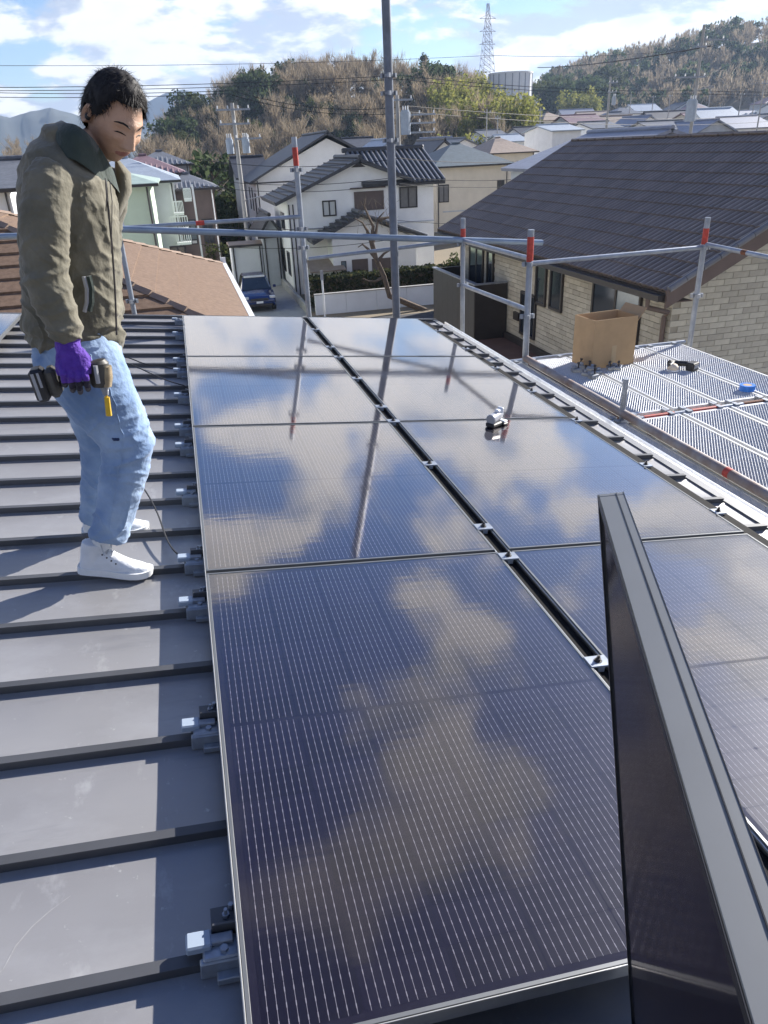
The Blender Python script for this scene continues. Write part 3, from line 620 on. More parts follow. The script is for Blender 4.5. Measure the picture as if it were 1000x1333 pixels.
# ================================================================== neighbouring houses
def island_mat(name, stops, rough, bump=0.0, spec=0.4):
    m = bpy.data.materials.new(name); m.use_nodes = True; t = m.node_tree; b = t.nodes['Principled BSDF']; lk = t.links.new
    g = t.nodes.new('ShaderNodeNewGeometry'); oi = t.nodes.new('ShaderNodeObjectInfo'); a = t.nodes.new('ShaderNodeMath'); a.operation = 'ADD'; lk(g.outputs['Random Per Island'], a.inputs[0]); lk(oi.outputs['Random'], a.inputs[1])
    f = t.nodes.new('ShaderNodeMath'); f.operation = 'FRACT'; lk(a.outputs[0], f.inputs[0]); r = t.nodes.new('ShaderNodeValToRGB'); lk(f.outputs[0], r.inputs[0])
    e = r.color_ramp.elements
    while len(e) < len(stops): e.new(0.5)
    for el, (p, c) in zip(e, stops): el.position = p; el.color = (*c, 1)
    tcn = t.nodes.new('ShaderNodeTexCoord'); nn = t.nodes.new('ShaderNodeTexNoise'); nn.inputs['Scale'].default_value = 7; nn.inputs['Detail'].default_value = 5; lk(tcn.outputs['Object'], nn.inputs['Vector'])
    mr = t.nodes.new('ShaderNodeMapRange'); mr.inputs[3].default_value = 0.78; mr.inputs[4].default_value = 1.2; lk(nn.outputs[0], mr.inputs[0])
    mx = t.nodes.new('ShaderNodeMix'); mx.data_type = 'RGBA'; mx.blend_type = 'MULTIPLY'; mx.inputs[0].default_value = 1; lk(r.outputs[0], mx.inputs[6]); lk(mr.outputs[0], mx.inputs[7])
    lk(mx.outputs[2], b.inputs['Base Color']); b.inputs['Roughness'].default_value = rough; b.inputs['Specular IOR Level'].default_value = spec
    if bump:
        bp = t.nodes.new('ShaderNodeBump'); bp.inputs['Strength'].default_value = bump; lk(nn.outputs[0], bp.inputs['Height']); lk(bp.outputs[0], b.inputs['Normal'])
    return m
MT['brick'] = island_mat('brick_sand', [(0, (0.37, 0.350, 0.295)), (0.5, (0.43, 0.41, 0.345)), (1, (0.49, 0.47, 0.395))], 0.85, 0.3)
MT['roof_tile'] = island_mat('roof_tile_purple', [(0, (0.135, 0.110, 0.094)), (1, (0.185, 0.152, 0.130))], 0.48, 0.1)
MT['roof_tile_end'] = island_mat('roof_tile_grey', [(0, (0.13, 0.135, 0.15)), (1, (0.17, 0.175, 0.19))], 0.34, 0.1)
MT['shake'] = mat('brown_shingle', (0.115, 0.070, 0.043), 0.8, 0, 0, 3.2, 0.3, 30, col2=(0.185, 0.118, 0.076), stretch=(4, 4, 0.6))
MT['hip_cap'] = mat('hip_cap_tan', (0.25, 0.18, 0.135), 0.8, 0, 0.12, 4)
mk('mortar', (0.30, 0.28, 0.23), 0.9, 0, 0.08, 3)
# ---- brick house with the wavy tile roof
RX0, RX1, RXW, RY0, RY1, RYW, RZE, RZR = 7.0, 11.0, 7.45, 10.0, 20.83, 10.45, -2.16, -0.08
R = thing('brick_house', 'sand coloured brick house with a wavy purple brown tile roof at the right', 'house', (RXW, RYW, GZ))
Ri = Matrix.Translation((-RXW, -RYW, -GZ))
def rb(): return MB(Ri)
sl = Vector((RX1-RX0, 0, RZR-RZE)); SLn = sl.length; se = sl.normalized(); sn = Vector((-se.z, 0, se.x))
m = rb(); zt = RZE-0.14
m.box((RXW+.012, RYW+.012, GZ), (14.5, 20.3, zt)); 
m.add([(RXW+.012, RYW+.012, zt), (14.5, RYW+.012, zt), (RX1, RYW+.012, RZR-.16), (RXW+.012, 20.3, zt), (14.5, 20.3, zt), (RX1, 20.3, RZR-.16)], [(0, 1, 2), (5, 4, 3), (0, 2, 5, 3), (2, 1, 4, 5)])
m.build('wall', MT['mortar'], R)
m = rb()
for s in (1, -1):
    a = [(RX1+s*(RX0-RX1), RY0, RZE), (RX1+s*(RX0-RX1), RY1, RZE), (RX1, RY1, RZR), (RX1, RY0, RZR)]
    if s == 1: a = a[::-1]
    m.slab(a, 0.10)
m.build('roof', MT['tile_purple'], R)
# tiles
TW, TE = 0.30, SLn/13
vs = []; fs = []; NP = 12
for i in range(NP+1):
    x = TW*i/NP; z = 0.028*abs(sin(pi*2*i/NP))**0.8
    vs += [(x, -0.01, z+0.022), (x, TE+0.02, z+0.002), (x, -0.01, z-0.004)]
for i in range(NP): a, b2 = i*3, (i+1)*3; fs += [(a, b2, b2+1, a+1), (a+2, b2+2, b2, a)]
tile_me = bpy.data.meshes.new('roof_tile'); tile_me.from_pydata(vs, [], fs); tile_me.materials.append(MT['roof_tile']); tile_me.update()
tiles = []
nY = int((RY1-RY0)/TW)
for c in range(13):
    for i in range(nY):
        o = Vector((RX0, RY1-(0.0)-(i)*((RY1-RY0)/nY), RZE)) + se*(c*TE) + sn*0.004
        Mt = Matrix(((0, se.x, sn.x, o.x), (-(RY1-RY0)/nY/TW, 0, 0, o.y), (0, se.z, sn.z, o.z), (0, 0, 0, 1)))
        tiles.append((o.length, Mt))
tiles.sort(key=lambda t: t[0])
for d, Mt in tiles[:300]: link('roof_tile', tile_me, R, Ri @ Mt)
m = MB()
for d, Mt in tiles[300:]: m.add(vs, fs, Ri @ Mt)
o = m.build('roof_tiles', MT['roof_tile'], R); o['kind'] = 'stuff'
for k in range(24):
    y0 = RY0+(RY1-RY0)*k/24; y1 = RY0+(RY1-RY0)*(k+1)/24
    m = rb(); m.bev((RX1-.12, y0+.004, RZR-.02), (RX1+.12, y1-.004, RZR+.05), .03); m.build('ridge_cap', MT['roof_tile'], R)
# rake boards, fascia, gutter, downpipe
for y, sgn in ((RY0, 1), (RY1, -1)):
    for s in (1, -1):
        m = rb(); xe = RX1+s*(RX0-RX1); y2 = y-0.05*sgn
        ya, yb = min(y, y2), max(y, y2)
        P = [(xe-s*0.02, RZE-.24), (RX1, RZR-.26), (RX1, RZR+.035), (xe-s*0.02, RZE+.03)]
        m.add([(x, ya, z) for x, z in P]+[(x, yb, z) for x, z in P], [(0, 1, 2, 3), (7, 6, 5, 4), (0, 4, 5, 1), (1, 5, 6, 2), (2, 6, 7, 3), (3, 7, 4, 0)])
        m.build('rake_board', MT['shutter_brown'], R)
        m = rb(); m.box((-.06, -.09, 0), (.06, .06, 0)) if False else None
for k in range(15):
    p0 = Vector((RX0, RY0-.045, RZE+.045))+se*(SLn*k/15); p1 = Vector((RX0, RY0-.045, RZE+.045))+se*(SLn*(k+.97)/15)
    m = rb(); m.tube(p0, p1, .05, 8); m.build('verge_tile', MT['roof_tile_end'], R)
m = rb(); m.box((RX0-.03, RY0, RZE-.16), (RX0+.02, RY1, RZE-.03)); m.build('fascia', MT['trim_dark'], R)
m = rb(); m.box((RX0+.02, RY0, RZE-.17), (RXW+.01, RY1, RZE-.155)); m.build('soffit', MT['shutter_brown'], R)
m = rb(); m.box((RX0-.13, RY0+.02, RZE-.14), (RX0-.032, RY1, RZE-.05)); m.build('gutter', MT['trim_dark'], R)
m = rb(); m.path([(RX0-.08, RY0+.35, RZE-.14), (RX0-.08, RY0+.35, RZE-.28), (RXW-.06, RYW+.02, RZE-.42), (RXW-.06, RYW+.10, RZE-.5), (RXW-.06, RYW+.10, GZ+.1)], .04, 8); m.build('downpipe', MT['shutter_brown'], R)
# windows in the long wall (plane X = RXW)
def winX(par, T, X, y0, y1, z0, z1, fm, panes=1, gm='glass_dark', curtain=None, depth=0.05, name='window'):
    fr = MB(T); f = 0.055
    fr.box((X-.03, y0, z0), (X+depth, y0+f, z1)); fr.box((X-.03, y1-f, z0), (X+depth, y1, z1)); fr.box((X-.03, y0+f, z0), (X+depth, y1-f, z0+f)); fr.box((X-.03, y0+f, z1-f), (X+depth, y1-f, z1))
    for k in range(1, panes): c = y0+(y1-y0)*k/panes; fr.box((X-.02, c-.03, z0+f), (X+depth, c+.03, z1-f))
    w = fr.build(name, MT[fm], par)
    for k in range(panes):
        a, b2 = y0+(y1-y0)*k/panes, y0+(y1-y0)*(k+1)/panes
        MB(T).box((X-.006-.006*k, a+.03, z0+.03), (X+.004-.006*k, b2-.03, z1-.03)).build('pane', MT[curtain if (curtain and k == 0) else gm], w)
    return w
holes = [(17.82, 18.25), (18.5, 19.5), (14.88, 15.4), (14.13, 14.7), (11.28, 12.92), (15.33, 16.13)]
HZ = [(-4.55, -2.44), (-4.55, -2.44), (-3.28, -2.42), (-3.27, -2.38), (-4.4, -2.42), (-4.1, -3.12)]
for (a, b2), (c, d) in zip(holes, HZ):
    winX(R, Ri, RXW-.02, a, b2, c, d, 'trim_dark', 2 if b2-a > .9 else 1, 'glass_dark', 'glass_pale' if abs(a-11.28) < .01 else None)
m = rb(); m.box((RXW-.06, 16.19, -3.83), (RXW+.01, 16.47, -3.65)); m.build('vent_cover', MT['trim_dark'], R)
m = rb(); m.bev((RXW-.07, 12.98, -2.75), (RXW+.01, 13.0, -2.74), .002) if False else None
# bricks
BW, BH, JT = 0.30, 0.098, 0.008
me_b = MB().box((0, -.012, 0), (BW-JT, .0, BH-JT)).mesh('brick', MT['brick'])
cand = []
nz_ = int((RZR-(-4.8))/BH)
for r in range(nz_):
    z = -4.78+r*BH
    for c in range(0, 24):
        x = RXW+c*BW-(BW/2 if r % 2 else 0)
        lim = RZR-.16-(abs(x+BW/2-RX1)+BW/2)*(RZR-RZE)/4.0-.02
        if x < RXW-.001 or z+BH > lim or x > 14.2: continue
        d = Vector((x, RYW, z)); z_c = d.dot(FW); sx, sy = 500+F_PX*d.dot(RT)/z_c, 666.5-F_PX*d.dot(UP)/z_c
        vis = -20 < sx < 1010 and sy < 500
        cand.append((not vis, d.length, x, z))
cand.sort(); m = rb(); mo = MB(Ri)
for i, (nv, d, x, z) in enumerate(cand):
    if i < 300 and not nv: link('brick', me_b, R, Ri @ Matrix.Translation((x, RYW+.012-random.random()*.003, z)))
    else: mo.box((x, RYW-.0, z), (x+BW-JT, RYW+.012, z+BH-JT))
for r in range(int((RZE-.17+4.8)/BH)):
    z = -4.78+r*BH; y = RYW-(BW/2 if r % 2 else 0)
    while y < 20.3:
        a, b2 = max(y, RYW), min(y+BW-JT, 20.3); y += BW; segs = [(a, b2)]
        for (h0, h1), (g0, g1) in zip(holes, HZ):
            if z+BH > g0 and z < g1:
                ns = []
                for s0, s1 in segs:
                    if s1 <= h0 or s0 >= h1: ns.append((s0, s1)); continue
                    if s0 < h0: ns.append((s0, h0))
                    if s1 > h1: ns.append((h1, s1))
                segs = ns
        for s0, s1 in segs:
            if s1-s0 > .02: mo.box((RXW-random.random()*.003, s0, z), (RXW+.012, s1, z+BH-JT))
o = mo.build('bricks', MT['brick'], R); o['kind'] = 'stuff'
# dark balcony box and terrace
m = rb(); m.box((5.0, 11.2, -4.75), (RXW-.03, 16.9, -4.36)); m.build('terrace_floor', MT['terracotta'], R)
m = rb(); m.box((RXW-.10, 11.2, -4.36), (RXW-.005, 16.9, -4.22)); m.build('skirting', MT['trim_dark'], R)
bal = rb(); bal.box((6.60, 16.93, -4.75), (6.66, 20.10, -3.06)); bal.box((6.66, 16.93, -4.75), (RXW-.025, 16.99, -3.06)); bal.box((6.66, 20.04, -4.75), (RXW-.025, 20.10, -3.06)); bal.box((6.67, 17.0, -4.75), (RXW-.025, 20.03, -4.4))
bo = bal.build('balcony', MT['trim_dark'], R)
m = rb(); m.box((6.57, 16.90, -3.059), (6.69, 20.13, -3.03)); m.box((6.691, 16.90, -3.059), (RXW-.025, 17.02, -3.03)); m.build('coping', MT['galvanised_dull'], bo)
for k in range(8):
    y0 = 16.95+k*.392; m = rb(); m.box((6.588, y0, -4.7), (6.5995, y0+.386, -3.07)); m.build('balcony_panel', MT['trim_dark'], bo)
# ---- brown shingle roof house
BX, BY0, BY1, BZ, BT = 0.905, 10.6, 19.83, -2.5, 0.42
half = (BY1-BY0)/2; ap = Vector((BX-half, (BY0+BY1)/2, BZ+half*BT)); XL = -13.0
Bh = thing('shingle_house', 'house with a brown shingled hip roof in front of the blue car', 'house', (BX-4, BY0+.6, GZ)); Bi = Matrix.Translation((4-BX, -BY0-.6, -GZ))
m = MB(Bi); m.box((XL+.5, BY0+.6, GZ), (BX-.55, BY1-.6, BZ-.1)); m.build('wall', MT['wall_beige'], Bh)
nC = int(half*sqrt(1+BT*BT)/0.36)
def course(face, k, n):
    a0, a1 = half*k/n, half*(k+1)/n+.03
    z0, z1 = BZ+BT*a0, BZ+BT*a1; lift = 0.040 if face == 'f' else 0.030
    m = MB(Bi)
    if face == 'f': P = [(XL, BY0+a0, z0+lift), (BX-a0, BY0+a0, z0+lift), (BX-a1, BY0+a1, z1+.006), (XL, BY0+a1, z1+.006)]
    elif face == 'r': P = [(BX-a0, BY0+a0, z0+lift), (BX-a0, BY1-a0, z0+lift), (BX-a1, BY1-a1, z1+.006), (BX-a1, BY0+a1, z1+.006)]
    else: P = [(BX-a0, BY1-a0, z0+lift), (XL, BY1-a0, z0+lift), (XL, BY1-a1, z1+.006), (BX-a1, BY1-a1, z1+.006)]
    m.add(P+[(x, y, z-lift-.02) for x, y, z in P], [(0, 1, 2, 3), (4, 7, 6, 5), (0, 4, 5, 1), (1, 5, 6, 2), (2, 6, 7, 3), (3, 7, 4, 0)])
    m.build('shingle_course', MT['shake'], Bh)
for k in range(nC):
    for fc in 'frb': course(fc, k, nC)
for cx, cy, dy in ((BX, BY0, 1), (BX, BY1, -1)):
    L_ = half; n = 19
    for k in range(n):
        p = Vector((BX-half*k/n, cy+dy*half*k/n, BZ+BT*half*k/n+.045)); q = Vector((BX-half*(k+.96)/n, cy+dy*half*(k+.96)/n, BZ+BT*half*(k+.96)/n+.035))
        w = Vector((dy*0.0, 0, 0)); side = (q-p).cross(Vector((0, 0, 1))).normalized()*.085
        m = MB(Bi); dn = Vector((0, 0, -.030)); up = Vector((0, 0, .028))
        m.add([p-side+dn, p+up, p+side+dn, q-side+dn, q+up*.6, q+side+dn], [(0, 1, 4, 3), (1, 2, 5, 4), (0, 2, 1), (3, 4, 5)]); m.build('hip_cap', MT['hip_cap'], Bh)
m = MB(Bi); m.box((BX+.01, BY0-.05, BZ-.11), (BX+.10, BY1+.05, BZ+.03)); m.box((BX-.02, BY1+.01, BZ-.1), (BX+.1, BY1+.06, BZ+.16)); m.build('gutter', MT['trim_white'], Bh)
wr = pz_(12, 359, -1.92); m = MB(Bi)
for s in (1, -1): 
    P = [(wr.x, 8.6, -1.92), (wr.x+s*3.2, 8.6, -1.92-3.2*BT), (wr.x+s*3.2, 13.0, -1.92-3.2*BT), (wr.x, 13.0, -1.92)]
    m.slab(P if s < 0 else P[::-1], .06)
m.build('wing_roof', MT['shake'], Bh)
for k in range(14):
    m = MB(Bi); y = 8.6+k*.3; m.bev((wr.x-.09, y, -1.96), (wr.x+.09, y+.29, -1.88), .02); m.build('hip_cap', MT['hip_cap'], Bh)
# ---- generic houses for the middle and far distance
def winY(par, T, x0, x1, z0, z1, Y, fm='trim_dark', gm='glass_dark', panes=2, sill=False, pane_name='pane'):
    f = min(.07, (x1-x0)*.12); fr = MB(T)
    fr.box((x0, Y-.05, z0), (x0+f, Y+.02, z1)); fr.box((x1-f, Y-.05, z0), (x1, Y+.02, z1)); fr.box((x0+f, Y-.05, z0), (x1-f, Y+.02, z0+f)); fr.box((x0+f, Y-.05, z1-f), (x1-f, Y+.02, z1))
    if panes == 2: c = (x0+x1)/2; fr.box((c-f/2, Y-.045, z0+f), (c+f/2, Y+.02, z1-f))
    if sill: fr.box((x0-.05, Y-.12, z0-.06), (x1+.05, Y+.02, z0))
    w = fr.build('window', MT[fm], par); MB(T).box((x0+f*.5, Y-.02, z0+f*.5), (x1-f*.5, Y-.004, z1-f*.5)).build(pane_name, MT[gm], w); return w
def roof_mesh(m, x0, x1, y0, y1, ze, rise, axis, hip, t=.14):
    cx, cy = (x0+x1)/2, (y0+y1)/2; zr = ze+rise; A, B_, C, D_ = (x0, y0, ze), (x1, y0, ze), (x1, y1, ze), (x0, y1, ze)
    if axis == 'x':
        h = (y1-y0)/2 if hip else 0; h = min(h, (x1-x0)/2*.9); p, q = (x0+h, cy, zr), (x1-h, cy, zr)
        m.slab([A, B_, q, p], t); m.slab([C, D_, p, q], t)
        if hip: m.slab([B_, C, q], t); m.slab([D_, A, p], t)
    else:
        h = (x1-x0)/2 if hip else 0; h = min(h, (y1-y0)/2*.9); p, q = (cx, y0+h, zr), (cx, y1-h, zr)
        m.slab([B_, C, q, p], t); m.slab([D_, A, p, q], t)
        if hip: m.slab([A, B_, p], t); m.slab([C, D_, q], t)
    return p, q
def small_house(label, x0, x1, y0, y1, zg, ze, rise, axis='x', hip=False, roof='tile_grey', wall='wall_white', wins=(), group=None, over=.45, ribs=0, ridge=True, wm='trim_dark', gm='glass_dark', cat='house'):
    t = thing('house', label, cat, (x0, y0, zg), group); T = Matrix.Translation((-x0, -y0, -zg)); m = MB(T)
    m.box((x0, y0, zg), (x1, y1, ze-.02))
    if not hip:
        k = rise*.90
        if axis == 'y': c = (x0+x1)/2; m.add([(x0, y0, ze-.02), (x1, y0, ze-.02), (c, y0, ze+k), (x0, y1, ze-.02), (x1, y1, ze-.02), (c, y1, ze+k)], [(0, 1, 2), (5, 4, 3), (0, 2, 5, 3), (2, 1, 4, 5)])
        else: c = (y0+y1)/2; m.add([(x0, y0, ze-.02), (x0, y1, ze-.02), (x0, c, ze+k), (x1, y0, ze-.02), (x1, y1, ze-.02), (x1, c, ze+k)], [(1, 0, 2), (3, 4, 5), (0, 3, 5, 2), (2, 5, 4, 1)])
    m.build('wall', MT[wall], t); rm = MB(T); drop = over*rise/(((y1-y0) if axis == 'x' else (x1-x0))/2)
    p, q = roof_mesh(rm, x0-over, x1+over, y0-over, y1+over, ze-drop+.12, rise+drop, axis, hip)
    rf = rm.build('roof', MT[roof], t)
    if ridge: MB(T).tube(Vector(p)+Vector((0, 0, .03)), Vector(q)+Vector((0, 0, .03)), .11, 8).build('ridge_cap', MT[roof], rf)
    if ribs:
        cyy = (y0+y1)/2; n = ribs
        for i in range(n):
            if axis == 'x':
                x = x0-over+(x1-x0+2*over)*(i+.5)/n; f = 1.0
                if hip: f = min(1, min(x-(x0-over), (x1+over)-x)/((y1-y0+2*over)/2))
                a = Vector((x, y0-over, ze-drop+.15)); b2 = a+(Vector((x, cyy, ze+rise+.15))-a)*f
                MB(T).tube(a, b2, .055, 6).build('tile_row', MT['roof_tile_end'] if roof in ('tile_grey', 'tile_charcoal') else MT[roof], rf)
    if y0 < 90:
        MB(T).box((x0-over, y0-over-.10, ze-drop+.0), (x1+over, y0-over-.005, ze-drop+.10)).build('gutter', MT['trim_dark'], t)
        for xx in (x0+.12, x1-.12): MB(T).tube((xx, y0-.05, zg), (xx, y0-.05, ze-.05), .04, 6).build('downpipe', MT['trim_dark' if wall != 'wall_brown' else 'trim_white'], t)
        if x1-x0 > 3.2: MB(T).box((x0+.5, y0-.04, zg+2.85), (x1-.5, y0-.001, zg+2.95)).build('band_course', MT['wall_grey'], t)
    for w in wins:
        if w[0] == 'f': winY(t, T, x0+w[1], x0+w[2], zg+w[3], zg+w[4], y0, wm, gm if len(w) < 6 else w[5])
        elif w[0] == 'l': winX(t, T, x0, y0+w[1], y0+w[2], zg+w[3], zg+w[4], wm, 2, gm if len(w) < 6 else w[5], depth=.02)
    return t
# ---- white two storey house in the middle
W = thing('white_house', 'white two storey house with brown shutters and tiled gables behind the tallest pole', 'house', (5.75, 42.5, GZ)); Wi = Matrix.Translation((-5.75, -42.5, -GZ))
m = MB(Wi); prof_ = [(5.75, GZ), (14.0, GZ), (14.0, -1.95), (12.6, -1.72), (9.78, -.72), (5.75, -2.40)]; n_ = len(prof_)
m.add([(x, 42.5, z) for x, z in prof_]+[(x, 48.4, z) for x, z in prof_], [tuple(range(n_)), tuple(range(2*n_-1, n_-1, -1))]+[(i+n_, (i+1) % n_+n_, (i+1) % n_, i) for i in range(n_)]); m.build('wall', MT['wall_white'], W)
m = MB(Wi); m.slab([(5.03, 42.0, -2.46), (9.78, 42.0, -.50), (9.78, 48.7, -.50), (5.03, 48.7, -2.46)], .16); m.slab([(9.78, 42.0, -.50), (12.7, 42.0, -1.64), (12.7, 46.0, -1.64), (9.78, 46.0, -.50)], .16); rfw = m.build('gable_roof', MT['tile_charcoal'], W)
for k in range(13):
    f = k/13; x = 9.78+(5.03-9.78)*f; z = -.50-1.96*f
    m = MB(Wi); m.box((x-.02-.36, 42.0, z-.20+.045), (x-.36+.01, 48.7, z-.15+.075)); m.build('tile_course', MT['tile_charcoal'], rfw)
m = MB(Wi); m.tube((9.78, 41.95, -.46), (9.78, 48.7, -.46), .13, 8); m.build('ridge_cap', MT['tile_charcoal'], rfw)
m = MB(Wi); m.slab([(9.9, 42.15, -1.80), (14.6, 42.15, -1.80), (14.6, 46.2, -.24), (9.9, 46.2, -.24)], .15); m.slab([(14.6, 50.2, -1.8), (9.9, 50.2, -1.8), (9.9, 46.2, -.24), (14.6, 46.2, -.24)], .15); rf2 = m.build('tile_roof', MT['tile_charcoal'], W)
for i in range(17):
    x = 9.98+4.55*i/16; zf = -1.80+.03
    x_gable = 9.78+(12.7-9.78)*((-.5-(-1.80))/1.14)
    y0 = 42.12; 
    if x < 12.75: y0 = 42.15+4.05*max(0, ((-.50-1.14*(x-9.78)/2.92)+1.80)/1.56)
    z0 = -1.80+1.56*(y0-42.15)/4.05
    MB(Wi).tube((x, y0, z0+.05), (x, 46.2, -.19), .075, 7).build('tile_row', MT['roof_tile_end'], rf2)
m = MB(Wi); m.bev((9.7, 46.05, -.26), (14.6, 46.35, .0), .05); m.build('ridge_cap', MT['tile_charcoal'], rf2)
m = MB(Wi); m.box((11.9, 42.05, -1.98), (14.55, 42.14, -1.86)); m.build('gutter', MT['trim_dark'], W)
m = MB(Wi); m.add([(9.38, 42.48, -.95), (10.18, 42.48, -.95), (9.78, 42.48, -.70)], [(0, 1, 2)]); m.build('gable_vent', MT['trim_dark'], W)
winY(W, Wi, 7.66, 8.42, -3.30, -2.50, 42.5, 'trim_dark', 'curtain', 2)
w = winY(W, Wi, 9.45, 11.12, -3.12, -2.16, 42.5, 'shutter_brown', 'shutter_brown', 1, pane_name='shutter'); MB(Wi).box((9.25, 42.30, -2.02), (11.2, 42.5, -1.95)).build('canopy', MT['shutter_brown'], w)
winY(W, Wi, 12.02, 13.05, -3.14, -2.04, 42.5, 'trim_dark', 'shutter_grey', 2, pane_name='shutter')
for x, z in ((5.83, -2.6), (6.05, -2.6)): MB(Wi).tube((x, 42.46, z), (x, 42.46, GZ), .035, 6).build('downpipe', MT['trim_dark'], W)
m = MB(Wi); m.box((5.74, 42.44, -3.9), (14.02, 42.5, -3.84)); m.build('band_course', MT['wall_grey'], W)
for y0 in (43.2, 45.2): winX(W, Wi, 5.75, y0, y0+1.1, GZ+.9, GZ+2.2, 'trim_dark', 2)
winX(W, Wi, 5.75, 44.0, 45.4, GZ+3.3, GZ+4.2, 'trim_dark', 2)
YA = 40.6; pa, pl, pr = py_(470, 278, YA), py_(407, 316, YA), py_(556, 307, YA)
m = MB(Wi); cxa = pa.x; m.add([(cxa-1.55, YA+.5, GZ), (pr.x-.5, YA+.5, GZ), (pr.x-.5, YA+.5, pr.z-.1), (cxa, YA+.5, pa.z-.16), (cxa-1.55, YA+.5, pl.z+.45)]+[(cxa-1.55, 42.49, GZ), (pr.x-.5, 42.49, GZ), (pr.x-.5, 42.49, pr.z-.1), (cxa, 42.49, pa.z-.16), (cxa-1.55, 42.49, pl.z+.45)], [(0, 1, 2, 3, 4), (9, 8, 7, 6, 5), (5, 6, 1, 0), (6, 7, 2, 1), (7, 8, 3, 2), (8, 9, 4, 3), (9, 5, 0, 4)]); m.build('annex_wall', MT['wall_white'], W)
m = MB(Wi); m.slab([(pl.x, YA, pl.z), (cxa, YA, pa.z), (cxa, 42.49, pa.z), (pl.x, 42.49, pl.z)], .14); m.slab([(cxa, YA, pa.z), (pr.x, YA, pr.z), (pr.x, 42.49, pr.z), (cxa, 42.49, pa.z)], .14); ra = m.build('annex_roof', MT['tile_charcoal'], W)
for k in range(8):
    f = (k+.5)/8; x = cxa+(pl.x-cxa)*f; z = pa.z+(pl.z-pa.z)*f; MB(Wi).box((x-.2, YA, z-.06), (x, 42.49, z+.045)).build('tile_course', MT['tile_charcoal'], ra)
m = MB(Wi); m.tube((cxa, YA-.05, pa.z+.05), (cxa, 42.49, pa.z+.05), .12, 8); m.tube((cxa, YA-.03, pa.z+.03), (pr.x, YA-.03, pr.z+.03), .07, 8); m.build('ridge_cap', MT['tile_grey'], ra)
def wpx(x0, y0, x1, y1, Y, **k):
    a, b2 = py_(x0, y0, Y), py_(x1, y1, Y); return winY(W, Wi, a.x, b2.x, b2.z, a.z, Y, **k)
wpx(444, 340, 452, 362, YA+.5, fm='trim_dark', gm='glass_pale', panes=1)
wpx(458, 338, 480, 362, YA+.5, fm='shutter_brown', gm='shutter_brown', panes=1, pane_name='shutter'); wpx(484, 337, 510, 358, YA+.5, fm='shutter_brown', gm='shutter_brown', panes=1, pane_name='shutter')
pe = py_(402, 352, 41.0); m = MB(Wi); m.slab([(pe.x, 40.4, pe.z), (cxa-1.0, 40.4, pe.z), (cxa-1.0, 42.4, pe.z+.35), (pe.x, 42.4, pe.z+.35)], .08); m.build('porch_roof', MT['roof_tan'], W)
for x in (pe.x+.1, cxa-1.7): MB(Wi).tube((x, 40.5, GZ), (x, 40.5, pe.z), .05, 6).build('porch_post', MT['trim_dark'], W)
# ---- big white gable house behind it
Cx0, Cx1, Cy0, Cy1 = 5.75, 16.5, 58, 68
small_house('tall white house with a wide dark gable roof behind the white house with shutters', Cx0, Cx1, Cy0, Cy1, GZ, -1.78, 2.72, 'y', False, 'tile_charcoal', 'wall_white', wins=(('l', 1.0, 1.6, 1.2, 4.6), ('l', 3.0, 3.6, 3.3, 4.9), ('l', 5.0, 5.6, 3.3, 4.9), ('f', .7, 1.5, .9, 2.0)), over=.5)
a = py_(372, 232, 59); MB()
p, q = py_(345, 285, 52), py_(384, 305, 52)
small_house('low dark roofed lean-to against the left wall of the white house', 4.6, 5.6, 46.0, 50.5, GZ, -4.1, .7, 'y', False, 'tile_charcoal', 'wall_grey', over=.3)
sh = py_(325, 322, 47); small_house('plain white garden shed behind the blue car', 2.75, 4.55, 46.5, 48.2, GZ, py_(320, 318, 46.5).z-.1, .10, 'x', False, 'roof_tan', 'wall_white_blue', over=.12, ridge=False, cat='shed')
def fh(label, pxl, pxr, pye, pyr, Y, depth, axis='x', hip=False, roof='tile_grey', wall='wall_white', wins=(), group=None, over=.4, zg=None, **k):
    a, b2 = py_(pxl, pye, Y), py_(pxr, pye, Y); ze = (a.z+b2.z)/2
    zr = py_((pxl+pxr)/2, pyr, Y+(depth/2 if axis == 'x' else (((b2.x-a.x)/2) if hip else 0))).z
    aa = atan2((a.x+b2.x)/2, Y+depth/2); D = hypot((a.x+b2.x)/2, Y+depth/2)
    g = height(aa, D) - .5 if zg is None else zg
    g = min(g, ze-2.6)
    return small_house(label, a.x+over, b2.x-over, Y, Y+depth, g, ze, max(.4, zr-ze), axis, hip, roof, wall, wins, group, over, **k)
# left cluster, behind the man
fh('pale green house with a light tin hip roof, just right of the man', 92, 207, 243, 232, 36, 7, 'x', True, 'roof_greentin', 'wall_green', (('f', 3.2, 3.9, 3.1, 4.2), ('f', .5, 1.4, 3.0, 4.1)))
fh('pale blue grey house with a hip roof behind the pale green house', 80, 236, 238, 209, 44, 9, 'x', True, 'metal_paleblue', 'wall_white_blue', (('f', 5.3, 6.0, 3.6, 4.7, 'glass_pale'), ('f', 2.2, 3.2, 3.4, 4.6)))
fh('house with a purplish ribbed roof above the pale blue grey roof', 130, 243, 227, 205, 56, 8, 'x', True, 'roof_pink', 'wall_brown', (('f', 1, 2, 3.2, 4.3),), ribs=16)
fh('dark house with a striped tile roof highest in the left cluster', 165, 252, 215, 199, 68, 8, 'x', True, 'tile_grey', 'wall_grey', (), ribs=14)
fh('dark brown house with a white striped eave roof left of the utility pole', 205, 286, 246, 229, 52, 7, 'x', True, 'tile_grey', 'wall_brown', (('f', .8, 1.6, 2.6, 4.1, 'curtain'), ('f', 2.0, 2.7, 2.6, 4.1)), ribs=14)
t = thing('balcony_stack', 'white railed outdoor stairs and balconies on the right of the pale blue grey house', 'stairs', py_(238, 320, 43))
T = Matrix.Translation(-py_(238, 320, 43))
